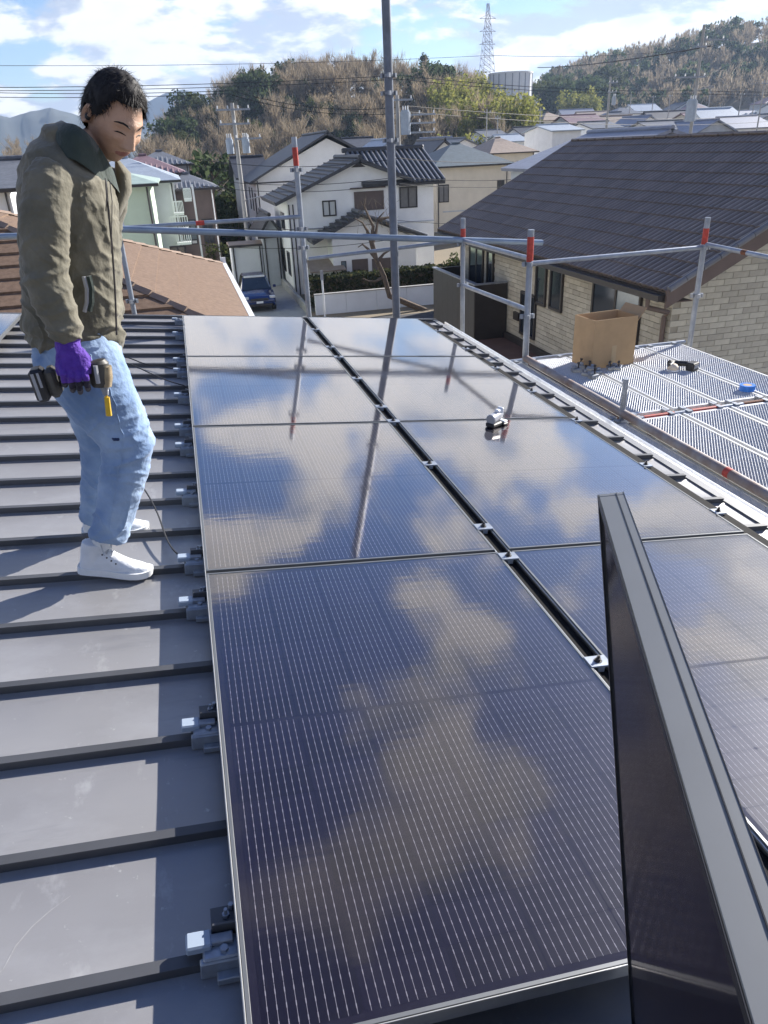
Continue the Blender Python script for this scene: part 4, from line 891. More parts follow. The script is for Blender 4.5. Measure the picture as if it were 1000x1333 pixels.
for (xa, ya, xb, yb) in ((221, 282, 246, 300), (224, 262, 240, 280), (238, 245, 250, 262), (228, 300, 250, 318)):
    p, q = py_(xa, ya, 43), py_(xb, yb, 43); m = MB(T)
    m.box((p.x, 43, p.z-.06), (q.x, 43.05, p.z)); m.box((p.x, 43, q.z), (q.x, 43.9, q.z+.12))
    m.build('balcony_slab', MT['trim_white'], t); m = MB(T)
    for i in range(8): x = p.x+(q.x-p.x)*i/7; m.box((x-.02, 43.0, q.z+.12), (x+.02, 43.04, p.z-.06))
    m.build('railing', MT['trim_white'], t)
for xp in (221, 250):
    p = py_(xp, 240, 43.95); MB(T).box((p.x-.05, 43.92, GZ), (p.x+.05, 44.0, p.z)).build('post', MT['trim_white'], t)
fh('grey house with a dark roof at the left frame edge behind the man', -80, 28, 248, 214, 30, 8, 'x', False, 'tile_grey', 'wall_white_blue', (('f', 3.0, 4.2, 2.6, 3.9), ('f', .6, 1.8, 2.6, 3.9)))
# centre and right
fh('beige house with a blue green hip roof, right of the white house', 562, 668, 214, 188, 60, 8, 'x', True, 'slate_green', 'wall_beige', (('f', .15, 1.0, 3.6, 4.9, 'shutter_grey'), ('f', 5.1, 5.7, 3.4, 5.0), ('f', 1.0, 2.4, .9, 2.2)))
fh('white gabled house with dark edges behind the blue green hip roof', 552, 604, 203, 183, 72, 8, 'y', False, 'tile_charcoal', 'wall_white', (('f', 2.2, 3.2, 4.6, 5.6),))
fh('house with a light brown hip roof right of the blue green one', 636, 700, 198, 180, 84, 9, 'x', True, 'roof_tan', 'wall_beige', (('f', 1, 2, 3, 4.2),))
e_ = px_(656, 219, 16.0); small_house('large house with a plain grey blue roof rising behind the brick house', 16.4, 25.0, 31.0, e_.y, GZ, e_.z, .05-e_.z, 'y', False, 'roof_bluegrey', 'wall_white_blue', (('l', 2, 3, 2.8, 4.2),), over=.4)
fh('small house with a pale ribbed gable between the two white houses', 484, 536, 196, 183, 70, 7, 'y', False, 'metal_paleblue', 'wall_white', (('f', 1.2, 2.0, 4.0, 5.0),))
fh('small dark roofed house right behind the gable ridge of the tall white house', 455, 498, 192, 181, 78, 7, 'x', False, 'tile_charcoal', 'wall_white', (('f', 1, 2, 3.6, 4.6),))
fh('dark roofed house between the left utility pole and the tall white house', 306, 352, 230, 206, 66, 7, 'x', False, 'tile_charcoal', 'wall_grey', (('f', 1, 2, 3.0, 4.2),))
fh('low white house with a grey blue roof at the far centre', 560, 604, 196, 180, 100, 9, 'x', False, 'roof_bluegrey', 'wall_white', (('f', 2, 3, 3, 4),))
# ---- the distant town
town = [(706, 742, 156, 147, 150, 'x', True, 'roof_tan', 'wall_beige', 'tan hip roofed house below the dark hill, left end of the far town'),
 (742, 790, 160, 150, 130, 'x', False, 'roof_pink', 'wall_grey', 'wide flat looking pinkish roof left of the middle right utility pole'),
 (770, 812, 167, 159, 100, 'x', False, 'tile_grey', 'wall_white', 'grey gabled house just left of the slim utility pole in the far town'),
 (800, 838, 148, 140, 190, 'x', True, 'tile_grey', 'wall_white', 'grey hip roofed house beneath the dark hill beside the slim utility pole'),
 (828, 862, 162, 151, 120, 'y', False, 'roof_bluegrey', 'wall_white', 'white gable house with a grey blue roof in the middle of the far town'),
 (826, 862, 144, 136, 220, 'x', False, 'metal_paleblue', 'wall_white', 'pale roofed white house at the back of the far town'),
 (852, 912, 169, 158, 90, 'x', False, 'tile_grey', 'wall_grey', 'long low house with stepped grey roofs just over the brown tile ridge'),
 (862, 905, 154, 144, 160, 'x', True, 'roof_tan', 'wall_beige', 'beige house with a tan hip roof left of the transformer pole'),
 (882, 902, 150, 144, 200, 'y', False, 'roof_tan', 'wall_beige', 'cream gable end behind the tan hip roof in the far town'),
 (905, 958, 171, 157, 85, 'y', False, 'roof_bluegrey', 'wall_grey', 'grey gable with pale barge boards right of the transformer pole'),
 (900, 940, 155, 147, 150, 'x', False, 'roof_pink', 'wall_beige', 'pinkish roofed house directly behind the transformer pole'),
 (935, 965, 150, 140, 190, 'x', False, 'metal_paleblue', 'wall_white', 'white house with a pale roof by the yellowish thicket at the far right'),
 (955, 1010, 166, 152, 95, 'x', False, 'roof_bluegrey', 'wall_white', 'grey blue roofed house at the right frame edge behind the ridge'),
 (975, 1030, 160, 149, 120, 'y', False, 'tile_grey', 'wall_grey', 'grey gabled house at the right frame edge, farther than the grey blue roof'),
 (655, 690, 184, 176, 110, 'x', False, 'metal_paleblue', 'wall_white', 'pale roofed low house before the bamboo'),
 (630, 664, 178, 170, 120, 'x', False, 'tile_grey', 'wall_white', 'grey roofed white house at the foot of the bamboo'),
 (680, 712, 176, 166, 118, 'x', False, 'tile_charcoal', 'wall_grey', 'dark roofed house between the bamboo and the far town'),
 (585, 625, 190, 181, 96, 'y', False, 'tile_grey', 'wall_white', 'white gable house under the yellow bamboo left of the tank'),
 (716, 760, 170, 163, 92, 'x', False, 'metal_paleblue', 'wall_white', 'pale low roof just above the grey blue roof at the right')]
for x0, x1, pe_, pr_, Y, ax, hp, rf, wl, lb in town:
    dep = 8
    fh(lb, x0, x1, pe_, pr_, Y, dep, ax, hp, rf, wl, (('f', 1.0, 2.2, 3.0, 4.2), ('f', 3.2, 4.4, 3.0, 4.2)), 'houses of the far town', .35)
rr = random.Random(3); rfs = ['tile_grey', 'tile_charcoal', 'metal_paleblue', 'roof_tan', 'roof_bluegrey', 'roof_pink']; wls = ['wall_white', 'wall_beige', 'wall_white_blue', 'wall_grey']
for i in range(34):
    px = 700+rr.random()*330; Y = 130+rr.random()*150; d = ray(px, 150); aa = atan2(d.x, d.y); x = Y*d.x/d.y; D = hypot(x, Y); g = height(aa, D); w = 7+rr.random()*5
    small_house('small distant house among the roofs below the dark hill', x-w/2, x+w/2, Y, Y+8, g-.5, g+(2.8 if rr.random() < .4 else 5.2), 1.5+rr.random(), rr.choice('xxy'), rr.random() < .4, rr.choice(rfs), rr.choice(wls), (('f', 1.2, 2.6, 1.6, 2.6), ('f', 4.0, 5.4, 1.6, 2.6)), 'distant roofs below the dark hill', .5)
# ================================================================== vegetation
def leaf_mat(name, c1, c2, c3, rough=0.7, trans=0.15):
    m = island_mat(name, [(0, c1), (0.5, c2), (1, c3)], .85, 0, .12)
    t = m.node_tree; b = t.nodes['Principled BSDF']; o = [n for n in t.nodes if n.type == 'OUTPUT_MATERIAL'][0]; tl = t.nodes.new('ShaderNodeBsdfTranslucent'); mxs = t.nodes.new('ShaderNodeMixShader'); mxs.inputs[0].default_value = .42
    t.links.new(b.inputs['Base Color'].links[0].from_socket, tl.inputs[0]); t.links.new(b.outputs[0], mxs.inputs[1]); t.links.new(tl.outputs[0], mxs.inputs[2]); t.links.new(mxs.outputs[0], o.inputs[0]); return m
MT['ever'] = leaf_mat('evergreen_leaf', (0.035, 0.055, 0.026), (0.055, 0.082, 0.038), (0.09, 0.115, 0.055))
MT['ever2'] = leaf_mat('olive_leaf', (0.04, 0.055, 0.02), (0.065, 0.078, 0.03), (0.095, 0.105, 0.045))
MT['bamboo'] = leaf_mat('bamboo_leaf', (0.16, 0.18, 0.045), (0.24, 0.25, 0.065), (0.33, 0.31, 0.10))
MT['twig'] = leaf_mat('bare_twig', (0.22, 0.178, 0.125), (0.30, 0.245, 0.17), (0.38, 0.315, 0.225))
MT['twig2'] = leaf_mat('bare_twig_grey', (0.19, 0.155, 0.115), (0.27, 0.225, 0.165), (0.36, 0.305, 0.225))
MT['hedge'] = leaf_mat('hedge_leaf', (0.02, 0.03, 0.014), (0.038, 0.048, 0.022), (0.085, 0.08, 0.035))
def leaf(m, p, s, rnd, up=0.0):
    a = Vector((rnd.gauss(0, 1), rnd.gauss(0, 1), rnd.gauss(0, 1)+up)).normalized(); b = a.orthogonal().normalized(); b = (Matrix.Rotation(rnd.random()*6.28, 3, a) @ b)
    c = a.cross(b); m.add([p-b*s*.5, p+c*s*.32, p+b*s*.6, p-c*s*.32], [(0, 1, 2, 3)])
def crown_tree(seed, H, W, mleaf, n, base=.22, ls=.45, cone=0.0):
    rnd = random.Random(seed); tr = MB(); tr.path([(0, 0, -1), (0.05*W, 0, H*.3), (0, .04*W, H*.6), (0, 0, H*.9)], [W*.055, W*.045, W*.03, W*.01], 6)
    lf = MB(); cl = []
    for i in range(26):
        z = base+(1-base)*rnd.random(); k = (1-z)*1.5*cone + (1-cone)*sqrt(max(0.02, 1-((z-.58)/.5)**2)); k = max(.12, min(1, k))
        a = rnd.random()*6.283; r = W*.5*k*sqrt(rnd.random()); cl.append((Vector((r*cos(a), r*sin(a), z*H*.94)), W*(.13+.12*rnd.random())))
        tr.path([(0, 0, max(.1, z-.15)*H*.9), cl[-1][0]], [W*.014, W*.004], 4)
    for i in range(n):
        c, s = cl[rnd.randrange(len(cl))]; v = Vector((rnd.gauss(0, 1), rnd.gauss(0, 1), rnd.gauss(0, .8))); v = v.normalized()*s*(.55+.5*rnd.random())
        leaf(lf, c+v, ls*(.6+.8*rnd.random()), rnd)
    return tr, lf
def bare_tree(seed, H, W, n=420, tw=.05):
    rnd = random.Random(seed); tr = MB(); tg = MB()
    tr.path([(0, 0, -1), (.05*W, .03*W, H*.3), (0, 0, H*.62)], [H*.018, H*.014, H*.007], 5)
    tips = []
    for i in range(11):
        a = rnd.random()*6.283; z0 = H*(.22+.4*rnd.random()); r = W*.5*(.35+.65*rnd.random()); e = Vector((r*cos(a), r*sin(a), min(H*.97, z0+H*(.22+.3*rnd.random()))))
        s = Vector((0, 0, z0)); mid = s.lerp(e, .5)+Vector((0, 0, -.03*H)); tr.path([s, mid, e], [H*.008, H*.006, H*.002], 4); tips += [(s.lerp(e, .3+.7*rnd.random()), (e-s).normalized()) for _ in range(7)]
    tips += [(Vector((0, 0, H*(.5+.35*rnd.random()))), Vector((0, 0, 1))) for _ in range(6)]
    for i in range(n):
        p, d = tips[rnd.randrange(len(tips))]; d = (d*.6+Vector((rnd.gauss(0, .45), rnd.gauss(0, .45), .75+rnd.gauss(0, .35)))).normalized(); l = H*(.08+.13*rnd.random())
        s = d.orthogonal().normalized(); s = Matrix.Rotation(rnd.random()*6.28, 3, d) @ s; p = p+Vector((rnd.gauss(0, .04*W), rnd.gauss(0, .04*W), rnd.gauss(0, .03*H)))
        tg.add([p-s*tw, p+s*tw, p+d*l+Vector((rnd.gauss(0, .1), rnd.gauss(0, .1), 0))], [(0, 1, 2)])
    return tr, tg
def merged(name, tr, lf, m1, m2):
    m = MB(); m.add(tr.v, tr.f); m.cur = 1; m.add(lf.v, lf.f); return m.mesh(name, [m1, m2])
BARE = [merged('bare_tree', *bare_tree(s, 8.0, 6.5, 520, .045), MT['bark'], MT['twig' if s % 2 else 'twig2']) for s in range(6)]
EVER = [merged('evergreen_tree', *crown_tree(20+s, 8.0, 6.0, None, 1100, .15, .62), MT['bark'], MT['ever' if s % 3 else 'ever2']) for s in range(4)]
CONI = [merged('conifer_tree', *crown_tree(40+s, 10.0, 4.5, None, 1100, .12, .55, .9), MT['bark'], MT['ever']) for s in range(2)]
def bamboo(seed):
    rnd = random.Random(seed); tr = MB(); lf = MB()
    for i in range(12):
        a = rnd.random()*6.28; r = 1.8*sqrt(rnd.random()); b = Vector((r*cos(a), r*sin(a), -.5)); H = 7+3*rnd.random(); bend = Vector((rnd.gauss(0, .6), rnd.gauss(0, .6), 0))
        P = [b, b+Vector((0, 0, H*.5)), b+Vector((0, 0, H*.85))+bend*.5, b+Vector((0, 0, H*.97))+bend*1.4]; tr.path(P, [.07, .06, .04, .015], 4)
        for k in range(75):
            f = .35+.65*rnd.random(); q = b+Vector((0, 0, H*f))+bend*(f*f*1.2)+Vector((rnd.gauss(0, .42), rnd.gauss(0, .42), rnd.gauss(0, .25))); leaf(lf, q, .42+.3*rnd.random(), rnd)
    return merged('bamboo_clump', tr, lf, MT['bamboo'], MT['bamboo'])
BAMB = [bamboo(60+s) for s in range(3)]
rt = random.Random(11)
def plant(me, name, px, D, label, cat, group, s=1.0, sz=1.0):
    d = ray(px, 170); a = atan2(d.x, d.y); z = height(a, D)
    o = link(name, me, None, Matrix.Translation((D*sin(a), D*cos(a), z-.3)) @ Matrix.Rotation(rt.random()*6.28, 4, 'Z') @ Matrix.Diagonal((s, s, s*sz, 1))); return tag(o, label, cat, group)
def proj(p):
    z = p.dot(FW); return 500+F_PX*p.dot(RT)/z, 666.5-F_PX*p.dot(UP)/z
for i in range(185):                              # bare trees over the near hill
    px = 190+rt.random()**.9*480; D = 140+rt.random()**.8*118
    if 628 < px < 705 and D > 185: D = 150+rt.random()*25
    plant(BARE[i % 6], 'bare_tree', px, D, 'leafless brown tree among many on the wooded hill', 'tree', 'leafless trees on the hill', .75+rt.random()*.6)
for i in range(75):                               # the skyline row
    px = 300+rt.random()*325; plant(BARE[i % 6], 'bare_tree', px, 240+rt.random()*16, 'tall leafless tree on the skyline of the wooded hill', 'tree', 'leafless trees on the hill skyline', .9+rt.random()*.6)
ev_spots = [(225, 205), (235, 215), (245, 228), (255, 236), (262, 222), (300, 246), (318, 243), (330, 236), (345, 232), (318, 222), (335, 215), (350, 220), (372, 252), (380, 249), (300, 228), (248, 205), (230, 190), (560, 218), (575, 205), (570, 225), (700, 330), (712, 338), (722, 345), (735, 350), (748, 352), (760, 360), (772, 372), (785, 380), (700, 345), (715, 360), (742, 372), (755, 385), (690, 325), (728, 330), (765, 345), (780, 350), (795, 395), (215, 195), (240, 196), (270, 205)]
for i, (px, D) in enumerate(ev_spots):
    left = px < 400
    plant(EVER[i % 4], 'evergreen_tree', px, D, 'dark green tree on the left shoulder of the wooded hill' if left else ('dark green tree beside the bamboo on the wooded hill' if px < 600 else 'dark green tree at the left end of the far dark hill'), 'tree', 'evergreens left' if left else ('evergreens by the bamboo' if px < 600 else 'evergreens on the far hill'), (1.0+rt.random()*.5)*(1.0 if px < 600 else 1.7))
plant(CONI[0], 'conifer_tree', 553, 246, 'dark pointed conifer standing on the hill skyline right of the tallest pole', 'tree', None, 1.25)
plant(CONI[1], 'conifer_tree', 376, 246, 'dark pointed conifer on the hill skyline above the red sleeved upright', 'tree', None, .95)
o = plant(EVER[1], 'evergreen_tree', 268, 76, 'big dark evergreen beside the left utility pole', 'tree', None, 1.0); 
for i, (px, D, s) in enumerate(((246, 84, .7), (285, 88, .75), (258, 70, .55), (296, 74, .55), (296, 60, .4), (278, 62, .42))):
    plant(EVER[i % 4], 'evergreen_tree', px, D, 'small evergreen around the big dark one by the left utility pole', 'tree', 'small evergreens by the left utility pole', s)
for i in range(44):
    px = 568+rt.random()*122; D = 150+rt.random()*(70 if px < 632 else 22); plant(BAMB[i % 3], 'bamboo_clump', px, D, 'yellow green bamboo clump on the slope below the grey tank', 'bamboo', 'bamboo below the tank', .8+rt.random()*.5)
for i in range(26):
    px = 300+rt.random()*330; plant(EVER[i % 4], 'evergreen_tree', px, 165+rt.random()*85, 'dark green tree scattered among the leafless trees of the wooded hill', 'tree', 'scattered evergreens on the hill', .55+rt.random()*.4)
for i in range(14):
    plant(BAMB[i % 3], 'bamboo_clump', 735+rt.random()*40, 300+rt.random()*18, 'yellow bamboo clump at the foot of the far dark hill', 'bamboo', 'bamboo at the far hill', 1.1+rt.random()*.5)
for i in range(10):
    plant(BAMB[i % 3], 'bamboo_clump', 575+rt.random()*45, 128+rt.random()*10, 'bright yellow bamboo clump low on the slope behind the roofs', 'bamboo', 'low bright bamboo', .55+rt.random()*.3)
for i in range(9):
    plant(EVER[(i*3) % 4 if i % 2 else 0], 'evergreen_tree', 955+rt.random()*75, 135+rt.random()*12, 'olive green thicket tree between the far roofs at the right edge', 'tree', 'thicket among the far roofs', .45+rt.random()*.2)
for i in range(38):
    plant(BARE[i % 6], 'bare_tree', -40+rt.random()*250, 150+rt.random()*110, 'leafless tree on the low rise at the left', 'tree', 'leafless trees on the left rise', .7+rt.random()*.4)
# the far dark hill carries a wood that reads as one mass
m = MB(); m2_ = MB(); r2 = random.Random(5)
trb, tgb = bare_tree(2, 8, 7, 190, .12); tre, tle = crown_tree(22, 8, 6.5, None, 260, .15, 1.1)
for i in range(1150):
    px = 690+r2.random()**1.3*760; D = 345+r2.random()*185; d = ray(px, 150); a = atan2(d.x, d.y); s = 1.0+r2.random()*.7
    T = Matrix.Translation((D*sin(a), D*cos(a), height(a, D)-.5)) @ Matrix.Rotation(r2.random()*6.28, 4, 'Z') @ Matrix.Scale(s, 4)
    if r2.random() < .74: m.cur = 0; m.add(tgb.v, tgb.f, T)
    else: m.cur = 1; m.add(tle.v, tle.f, T)
o = m.build('far_woods', [MT['twig2'], MT['ever']]); tag(o, 'dark winter wood covering the far hill at the right', 'woods', None, 'stuff')
m = MB()
tle2 = crown_tree(23, 2.2, 3.0, None, 90, .1, .7)[1]
for i in range(900):
    px = 180+r2.random()*520; D = 120+r2.random()*130; d = ray(px, 170); a = atan2(d.x, d.y)
    if height(a, D) < -5 : continue
    T = Matrix.Translation((D*sin(a), D*cos(a), height(a, D)-.2)) @ Matrix.Rotation(r2.random()*6.28, 4, 'Z') @ Matrix.Scale(.6+r2.random()*.6, 4); m.cur = 0 if r2.random() < .8 else 1; m.add(tle2.v, tle2.f, T)
o = m.build('undergrowth', [MT['twig'], MT['ever2']]); tag(o, 'dry brown undergrowth on the wooded hill', 'undergrowth', None, 'stuff')
# hedge before the white house, its wall, the pruned tree
def hedge(label, x0, x1, y0, y1, h, n, seed):
    rnd = random.Random(seed); t = thing('hedge', label, 'hedge', (x0, y0, GZ)); m = MB()
    for i in range(n):
        x, y, z = rnd.random()*(x1-x0), rnd.random()*(y1-y0), rnd.random(); f = rnd.random()
        if f < .4: y = rnd.random()*.15
        elif f < .7: z = .9+.13*rnd.random()
        hh = h*(1+.10*noise.noise(Vector((x*.7, y, seed)))); leaf(m, Vector((x, y, .15+z*(hh-.15))), .13+.12*rnd.random(), rnd)
    f = m.build('foliage', MT['hedge'], t); f['kind'] = 'stuff'; b = MB(); b.box((.15, .2, 0), (x1-x0-.15, y1-y0-.1, h*.88)); b.build('branches', MT['bark'], t)
a, b2 = py_(402, 358, 38), py_(562, 350, 38)
hedge('long clipped hedge in front of the white house', a.x, b2.x+1.6, 37.9, 39.0, -5.78-GZ, 5200, 1)
a = py_(412, 402, 36.3); wl = thing('garden_wall', 'low white block wall in front of the clipped hedge', 'wall', (5.85, 36.3, GZ))
for k in range(6): MB().bev((k*1.55, 0, 0), (k*1.55+1.54, .16, .95-.0*k), .01).build('wall_panel', MT['wall_white_blue'], wl)
MB().box((-.02, -.03, .951), (9.32, .19, 1.0)).build('coping', MT['concrete'], wl)
p = px_(425, 376, 5.95*1.03); t = thing('sign_post', 'slim white post standing before the hedge', 'post', (6.15, 35.6, GZ)); MB().tube((0, 0, 0), (0, 0, 1.75), .045, 8).build('shaft', MT['trim_white'], t); MB().box((-.07, -.03, 1.75), (.07, .03, 2.2)).build('head', MT['plastic_grey'], t)
MB().box((-.08, -.08, 0), (.08, .08, .05)).build('base_plate', MT['concrete'], t)
tb = py_(556, 400, 35.2); t = thing('pruned_tree', 'bare heavily pruned tree in front of the white house beside the tallest pole', 'tree', (tb.x, 35.2, GZ))
def tp(px, py, Y=35.2): q = py_(px, py, Y); return q - Vector((tb.x, 35.2, GZ))
m = MB(); m.path([Vector((0, 0, -.1)), tp(507, 385), tp(500, 360), tp(490, 338), tp(484, 316)], [.16, .14, .12, .11, .12], 8); m.build('trunk', MT['bark'], t, smooth=True)
for P in ([(488, 335), (480, 325), (472, 318), (466, 322)], [(484, 318), (478, 300), (472, 290), (462, 284)], [(485, 316), (490, 300), (492, 285), (500, 276)], [(484, 310), (486, 295), (480, 282), (474, 268), (476, 258)], [(500, 360), (490, 366), (480, 366), (472, 362)], [(492, 340), (500, 330), (508, 326)], [(492, 286), (506, 283), (514, 290)]):
    MB().path([tp(*q) for q in P], [.09-.07*i/(len(P)-1) for i in range(len(P))], 6).build('branch', MT['bark'], t, smooth=True)
m = MB(); rnd = random.Random(4)
for i in range(70):
    q = tp(465+rnd.random()*50, 262+rnd.random()*50); d = Vector((rnd.gauss(0, .3), rnd.gauss(0, .3), .5)); m.path([q, q+d*.6], [.01, .003], 3)
m.build('twigs', MT['twig'], t)['kind'] = 'stuff'
for i, (x, y, s) in enumerate(((2.0, 52, .30), (1.2, 56, .35), (13.5, 36.9, .22), (14.2, 38.5, .28), (15.2, 37.5, .25), (3.3, 53, .26))):
    o = link('garden_shrub', EVER[i % 4], None, Matrix.Translation((x, y, GZ-.2)) @ Matrix.Scale(s, 4)); tag(o, 'evergreen garden shrub behind the shed' if x < 5 else 'evergreen garden shrub at the right end of the hedge', 'shrub', 'shrubs behind the shed' if x < 5 else 'shrubs at the hedge end')
t = thing('kerb_wall', 'low concrete kerb wall between the blue car and the white house', 'wall', (5.45, 36.4, GZ)); MB().bev((0, 0, 0), (.18, 9.8, .42), .02).build('body', MT['concrete'], t)
# ------------------------------------------------------------------ blue car, facing us
t = thing('car', 'dark blue car parked nose towards us beside the shingle house', 'car', Matrix.Translation((3.35, 38.2, GZ+.02)))
def hullring(pts): return pts
st = [(-.02, .42, .72, .62), (.03, .30, .78, .72), (.20, .26, .84, .80), (.6, .24, .86, .88), (1.05, .24, .86, .96), (1.12, .24, .86, .98), (2.2, .24, .87, 1.0), (3.3, .26, .86, 1.02), (3.6, .34, .80, .98), (3.68, .45, .72, .8)]
m = MB(); ring = []
for y, zb, w, zt in st:
    b = len(m.v); m.v += [(-w+.05, y, zb), (-w, y, zb+.12), (-w*1.0, y, (zb+zt)/2), (-w*.96, y, zt-.06), (-w*.80, y, zt), (0, y, zt+.02), (w*.80, y, zt), (w*.96, y, zt-.06), (w, y, (zb+zt)/2), (w, y, zb+.12), (w-.05, y, zb)]; ring.append(b)
for a, b in zip(ring, ring[1:]): m.f += [(a+i, a+i+1, b+i+1, b+i) for i in range(10)]
m.f += [tuple(range(ring[0]+10, ring[0]-1, -1)), tuple(range(ring[-1], ring[-1]+11))]; m.mi = [0]*len(m.f); m.build('body', MT['car_blue'], t, smooth=True)
m = MB(); gs = [(1.0, .74, .95), (1.75, .60, 1.50), (2.3, .60, 1.54), (3.1, .60, 1.52), (3.55, .66, 1.0)]; ring = []
for y, w, z in gs: b = len(m.v); m.v += [(-.78, y if z < 1.2 else y, .95), (-w, y, z-.04), (-w+.08, y, z), (w-.08, y, z), (w, y, z-.04), (.78, y, .95)]; ring.append(b)
for a, b in zip(ring, ring[1:]): m.f += [(a+i, a+i+1, b+i+1, b+i) for i in range(5)]
m.mi = [0]*len(m.f); m.build('cabin', MT['glass_dark'], t, smooth=False)
m = MB(); m.bev((-.56, 1.72, 1.495), (.56, 3.12, 1.565), .03); m.build('roof', MT['car_blue'], t)
m = MB(); m.quad((-.70, 1.045, 1.01), (.70, 1.045, 1.01), (.575, 1.70, 1.475), (-.575, 1.70, 1.475)); m.build('windshield', MT['glass_dark'], t)
MB().bev((-.54, 1.70, 1.48), (.54, 1.80, 1.57), .015).build('sun_strip', MT['trim_white'], t)
for s in (-1, 1):
    MB().path([(s*.72, 1.05, .98), (s*.58, 1.72, 1.50)], .035, 6).build('pillar', MT['car_blue'], t)
    MB().bev((min(s*.52, s*.80), -.01, .66), (max(s*.52, s*.80), .16, .80), .03).build('headlight', MT['lamp_glass'], t)
    mm = MB(); mm.bev((min(s*.86, s*1.02), 1.15, 1.0), (max(s*.86, s*1.02), 1.27, 1.14), .03); mm.build('mirror', MT['car_blue'], t)
    for y in (.68, 2.95):
        w = MB(); w.tube((s*.66, y, .30), (s*.85, y, .30), .30, 18); w = w.build('wheel', MT['rubber'], t); MB().tube((s*.80, y, .30), (s*.858, y, .30), .19, 14).build('rim', MT['chrome'], w)
MB().bev((-.45, -.04, .58), (.45, .06, .70), .02).build('grille', MT['trim_dark'], t); MB().bev((-.62, -.045, .30), (.62, .06, .44), .03).build('bumper_intake', MT['trim_dark'], t)
MB().bev((-.17, -.065, .46), (.17, -.045, .56), .004).build('number_plate', MT['trim_white'], t)
# ================================================================== utility poles and lines
def utility(label, px_b, Y, py_top, r=.16, arms=(), boxes=(), lamps=()):
    b = py_(px_b, 300, Y); aa = atan2(b.x, b.y); g = height(aa, hypot(b.x, b.y)); tz = py_(px_b, py_top, Y).z
    tx = py_(px_b, py_top, Y).x; t = thing('utility_pole', label, 'utility pole', (tx, Y, g)); H = tz-g
    MB().tube((0, 0, -.5), (0, 0, H), r, 12, r*.62).build('shaft', MT['concrete_pole'], t, smooth=True)
    for dz, w0, w1, n in arms:
        z = H-dz; m = MB(); m.box((w0, -r-.07, z-.05), (w1, -r+.02, z+.05)); a = m.build('crossarm', MT['galvanised_dull'], t)
        for k in range(n):
            x = w0+.1+(w1-w0-.2)*k/max(1, n-1); m = MB(); m.lathe([(.02, .05), (.04, .06), (.05, .11), (.03, .14), (.045, .18), (.02, .22)], 8, Matrix.Translation((x, -r-.03, z))); m.build('insulator', MT['insulator'], a)
    for dz, x, w, h in boxes:
        m = MB(); m.tube((x, -r-.25, H-dz-h/2), (x, -r-.25, H-dz+h/2), w/2, 12); m.tube((x, -r-.25, H-dz+h/2), (x, -r-.25, H-dz+h/2+.1), w/2*.8, 12)
        bx_ = m.build('transformer', MT['metal_paleblue'], t); m = MB()
        for k in (-1, 0, 1): m.tube((x+k*w*.25, -r-.3, H-dz+h/2+.1), (x+k*w*.25, -r-.3, H-dz+h/2+.32), .035, 6)
        m.build('bushing', MT['insulator'], bx_)
    for dz, sgn in lamps:
        m = MB(); m.tube((0, 0, H-dz), (sgn*.9, -.1, H-dz+.15), .03, 6); m.bev((min(sgn*.8, sgn*1.35), -.2, H-dz+.1), (max(sgn*.8, sgn*1.35), .05, H-dz+.2), .03); m.build('street_light', MT['plastic_grey'], t)
    return t
utility('left utility pole with stacked crossarms in front of the wooded hill', 302, 50, 134, .17, [(.35, -1.0, 1.0, 4), (1.1, -.9, .9, 3), (1.9, -.1, 1.5, 3)], [(2.3, .5, .45, .75), (2.3, -.45, .45, .75)], [(5.3, 1)])
utility('utility pole half hidden behind the tallest scaffold pole', 517, 48, 124, .17, [(.25, -.5, .9, 2), (1.05, .3, 2.3, 3), (1.5, .3, 2.3, 3), (2.0, .3, 2.3, 3), (2.9, -2.3, 1.6, 4)], [(1.5, .35, .6, 1.2)])
utility('tall utility pole with a grey transformer rising over the brown tile ridge', 917, 52, 32, .15, [(.9, .1, 1.6, 2), (1.3, -.5, .3, 2), (3.1, -2.0, .5, 4)], [(5.2, -.45, .75, 1.3)], [(3.9, 1)])
utility('slim utility pole at the foot of the dark hill left of the brown tile ridge', 795, 85, 100, .18, [(.6, -.3, .8, 3), (1.5, -.3, .8, 3)], [(2.4, .4, .45, .8)])
for i, (px, Y, pt, lb) in enumerate(((822, 150, 120, 'thin pole left of the middle of the far town'), (851, 170, 124, 'thin pole in the middle of the far town'), (873, 160, 122, 'thin pole midway between the slim pole and the transformer pole'), (926, 150, 112, 'thin pole just right of the transformer pole'), (966, 120, 120, 'thin pole with a small head left of the right frame edge'), (984, 120, 121, 'thin pole with a crossarm near the right frame edge'), (996, 90, 104, 'pole cut by the right frame edge above the roofs'), (648, 120, 150, 'thin pole in front of the bamboo'), (634, 105, 142, 'pole in front of the bamboo, left one'), (704, 130, 140, 'bent topped lamp pole right of the grey tank'))):
    utility(lb, px, Y, pt, .12, [(.4, -.5, .5, 2)] if i != 0 else ())
def wire(pts, sag, label, r=.016, grp='overhead lines'):
    m = MB(); P = []
    for a, b in zip(pts, pts[1:]):
        for k in range(12): f = k/12; q = a.lerp(b, f); P.append(q-Vector((0, 0, sag*4*f*(1-f))))
    P.append(pts[-1]); return tag(m.path(P, r, 5).build('power_line', MT['cable_black']), label, 'power line', grp)
for i, (l, c, rr_) in enumerate((((-260, 108), (305, 113), (517, 106)), ((-260, 114), (303, 118), (517, 112)), ((-260, 84), (310, 72), (620, 100)))):
    pass
wire([py_(-400, 96, 60), py_(302, 118, 50), py_(530, 138, 48), py_(1000, 150, 70)], .5, 'overhead line from the left utility pole across the hill, top strand', .018)
wire([py_(-400, 104, 60), py_(296, 122, 50), py_(535, 146, 48), py_(1000, 158, 72)], .5, 'overhead line from the left utility pole across the hill, second strand', .018)
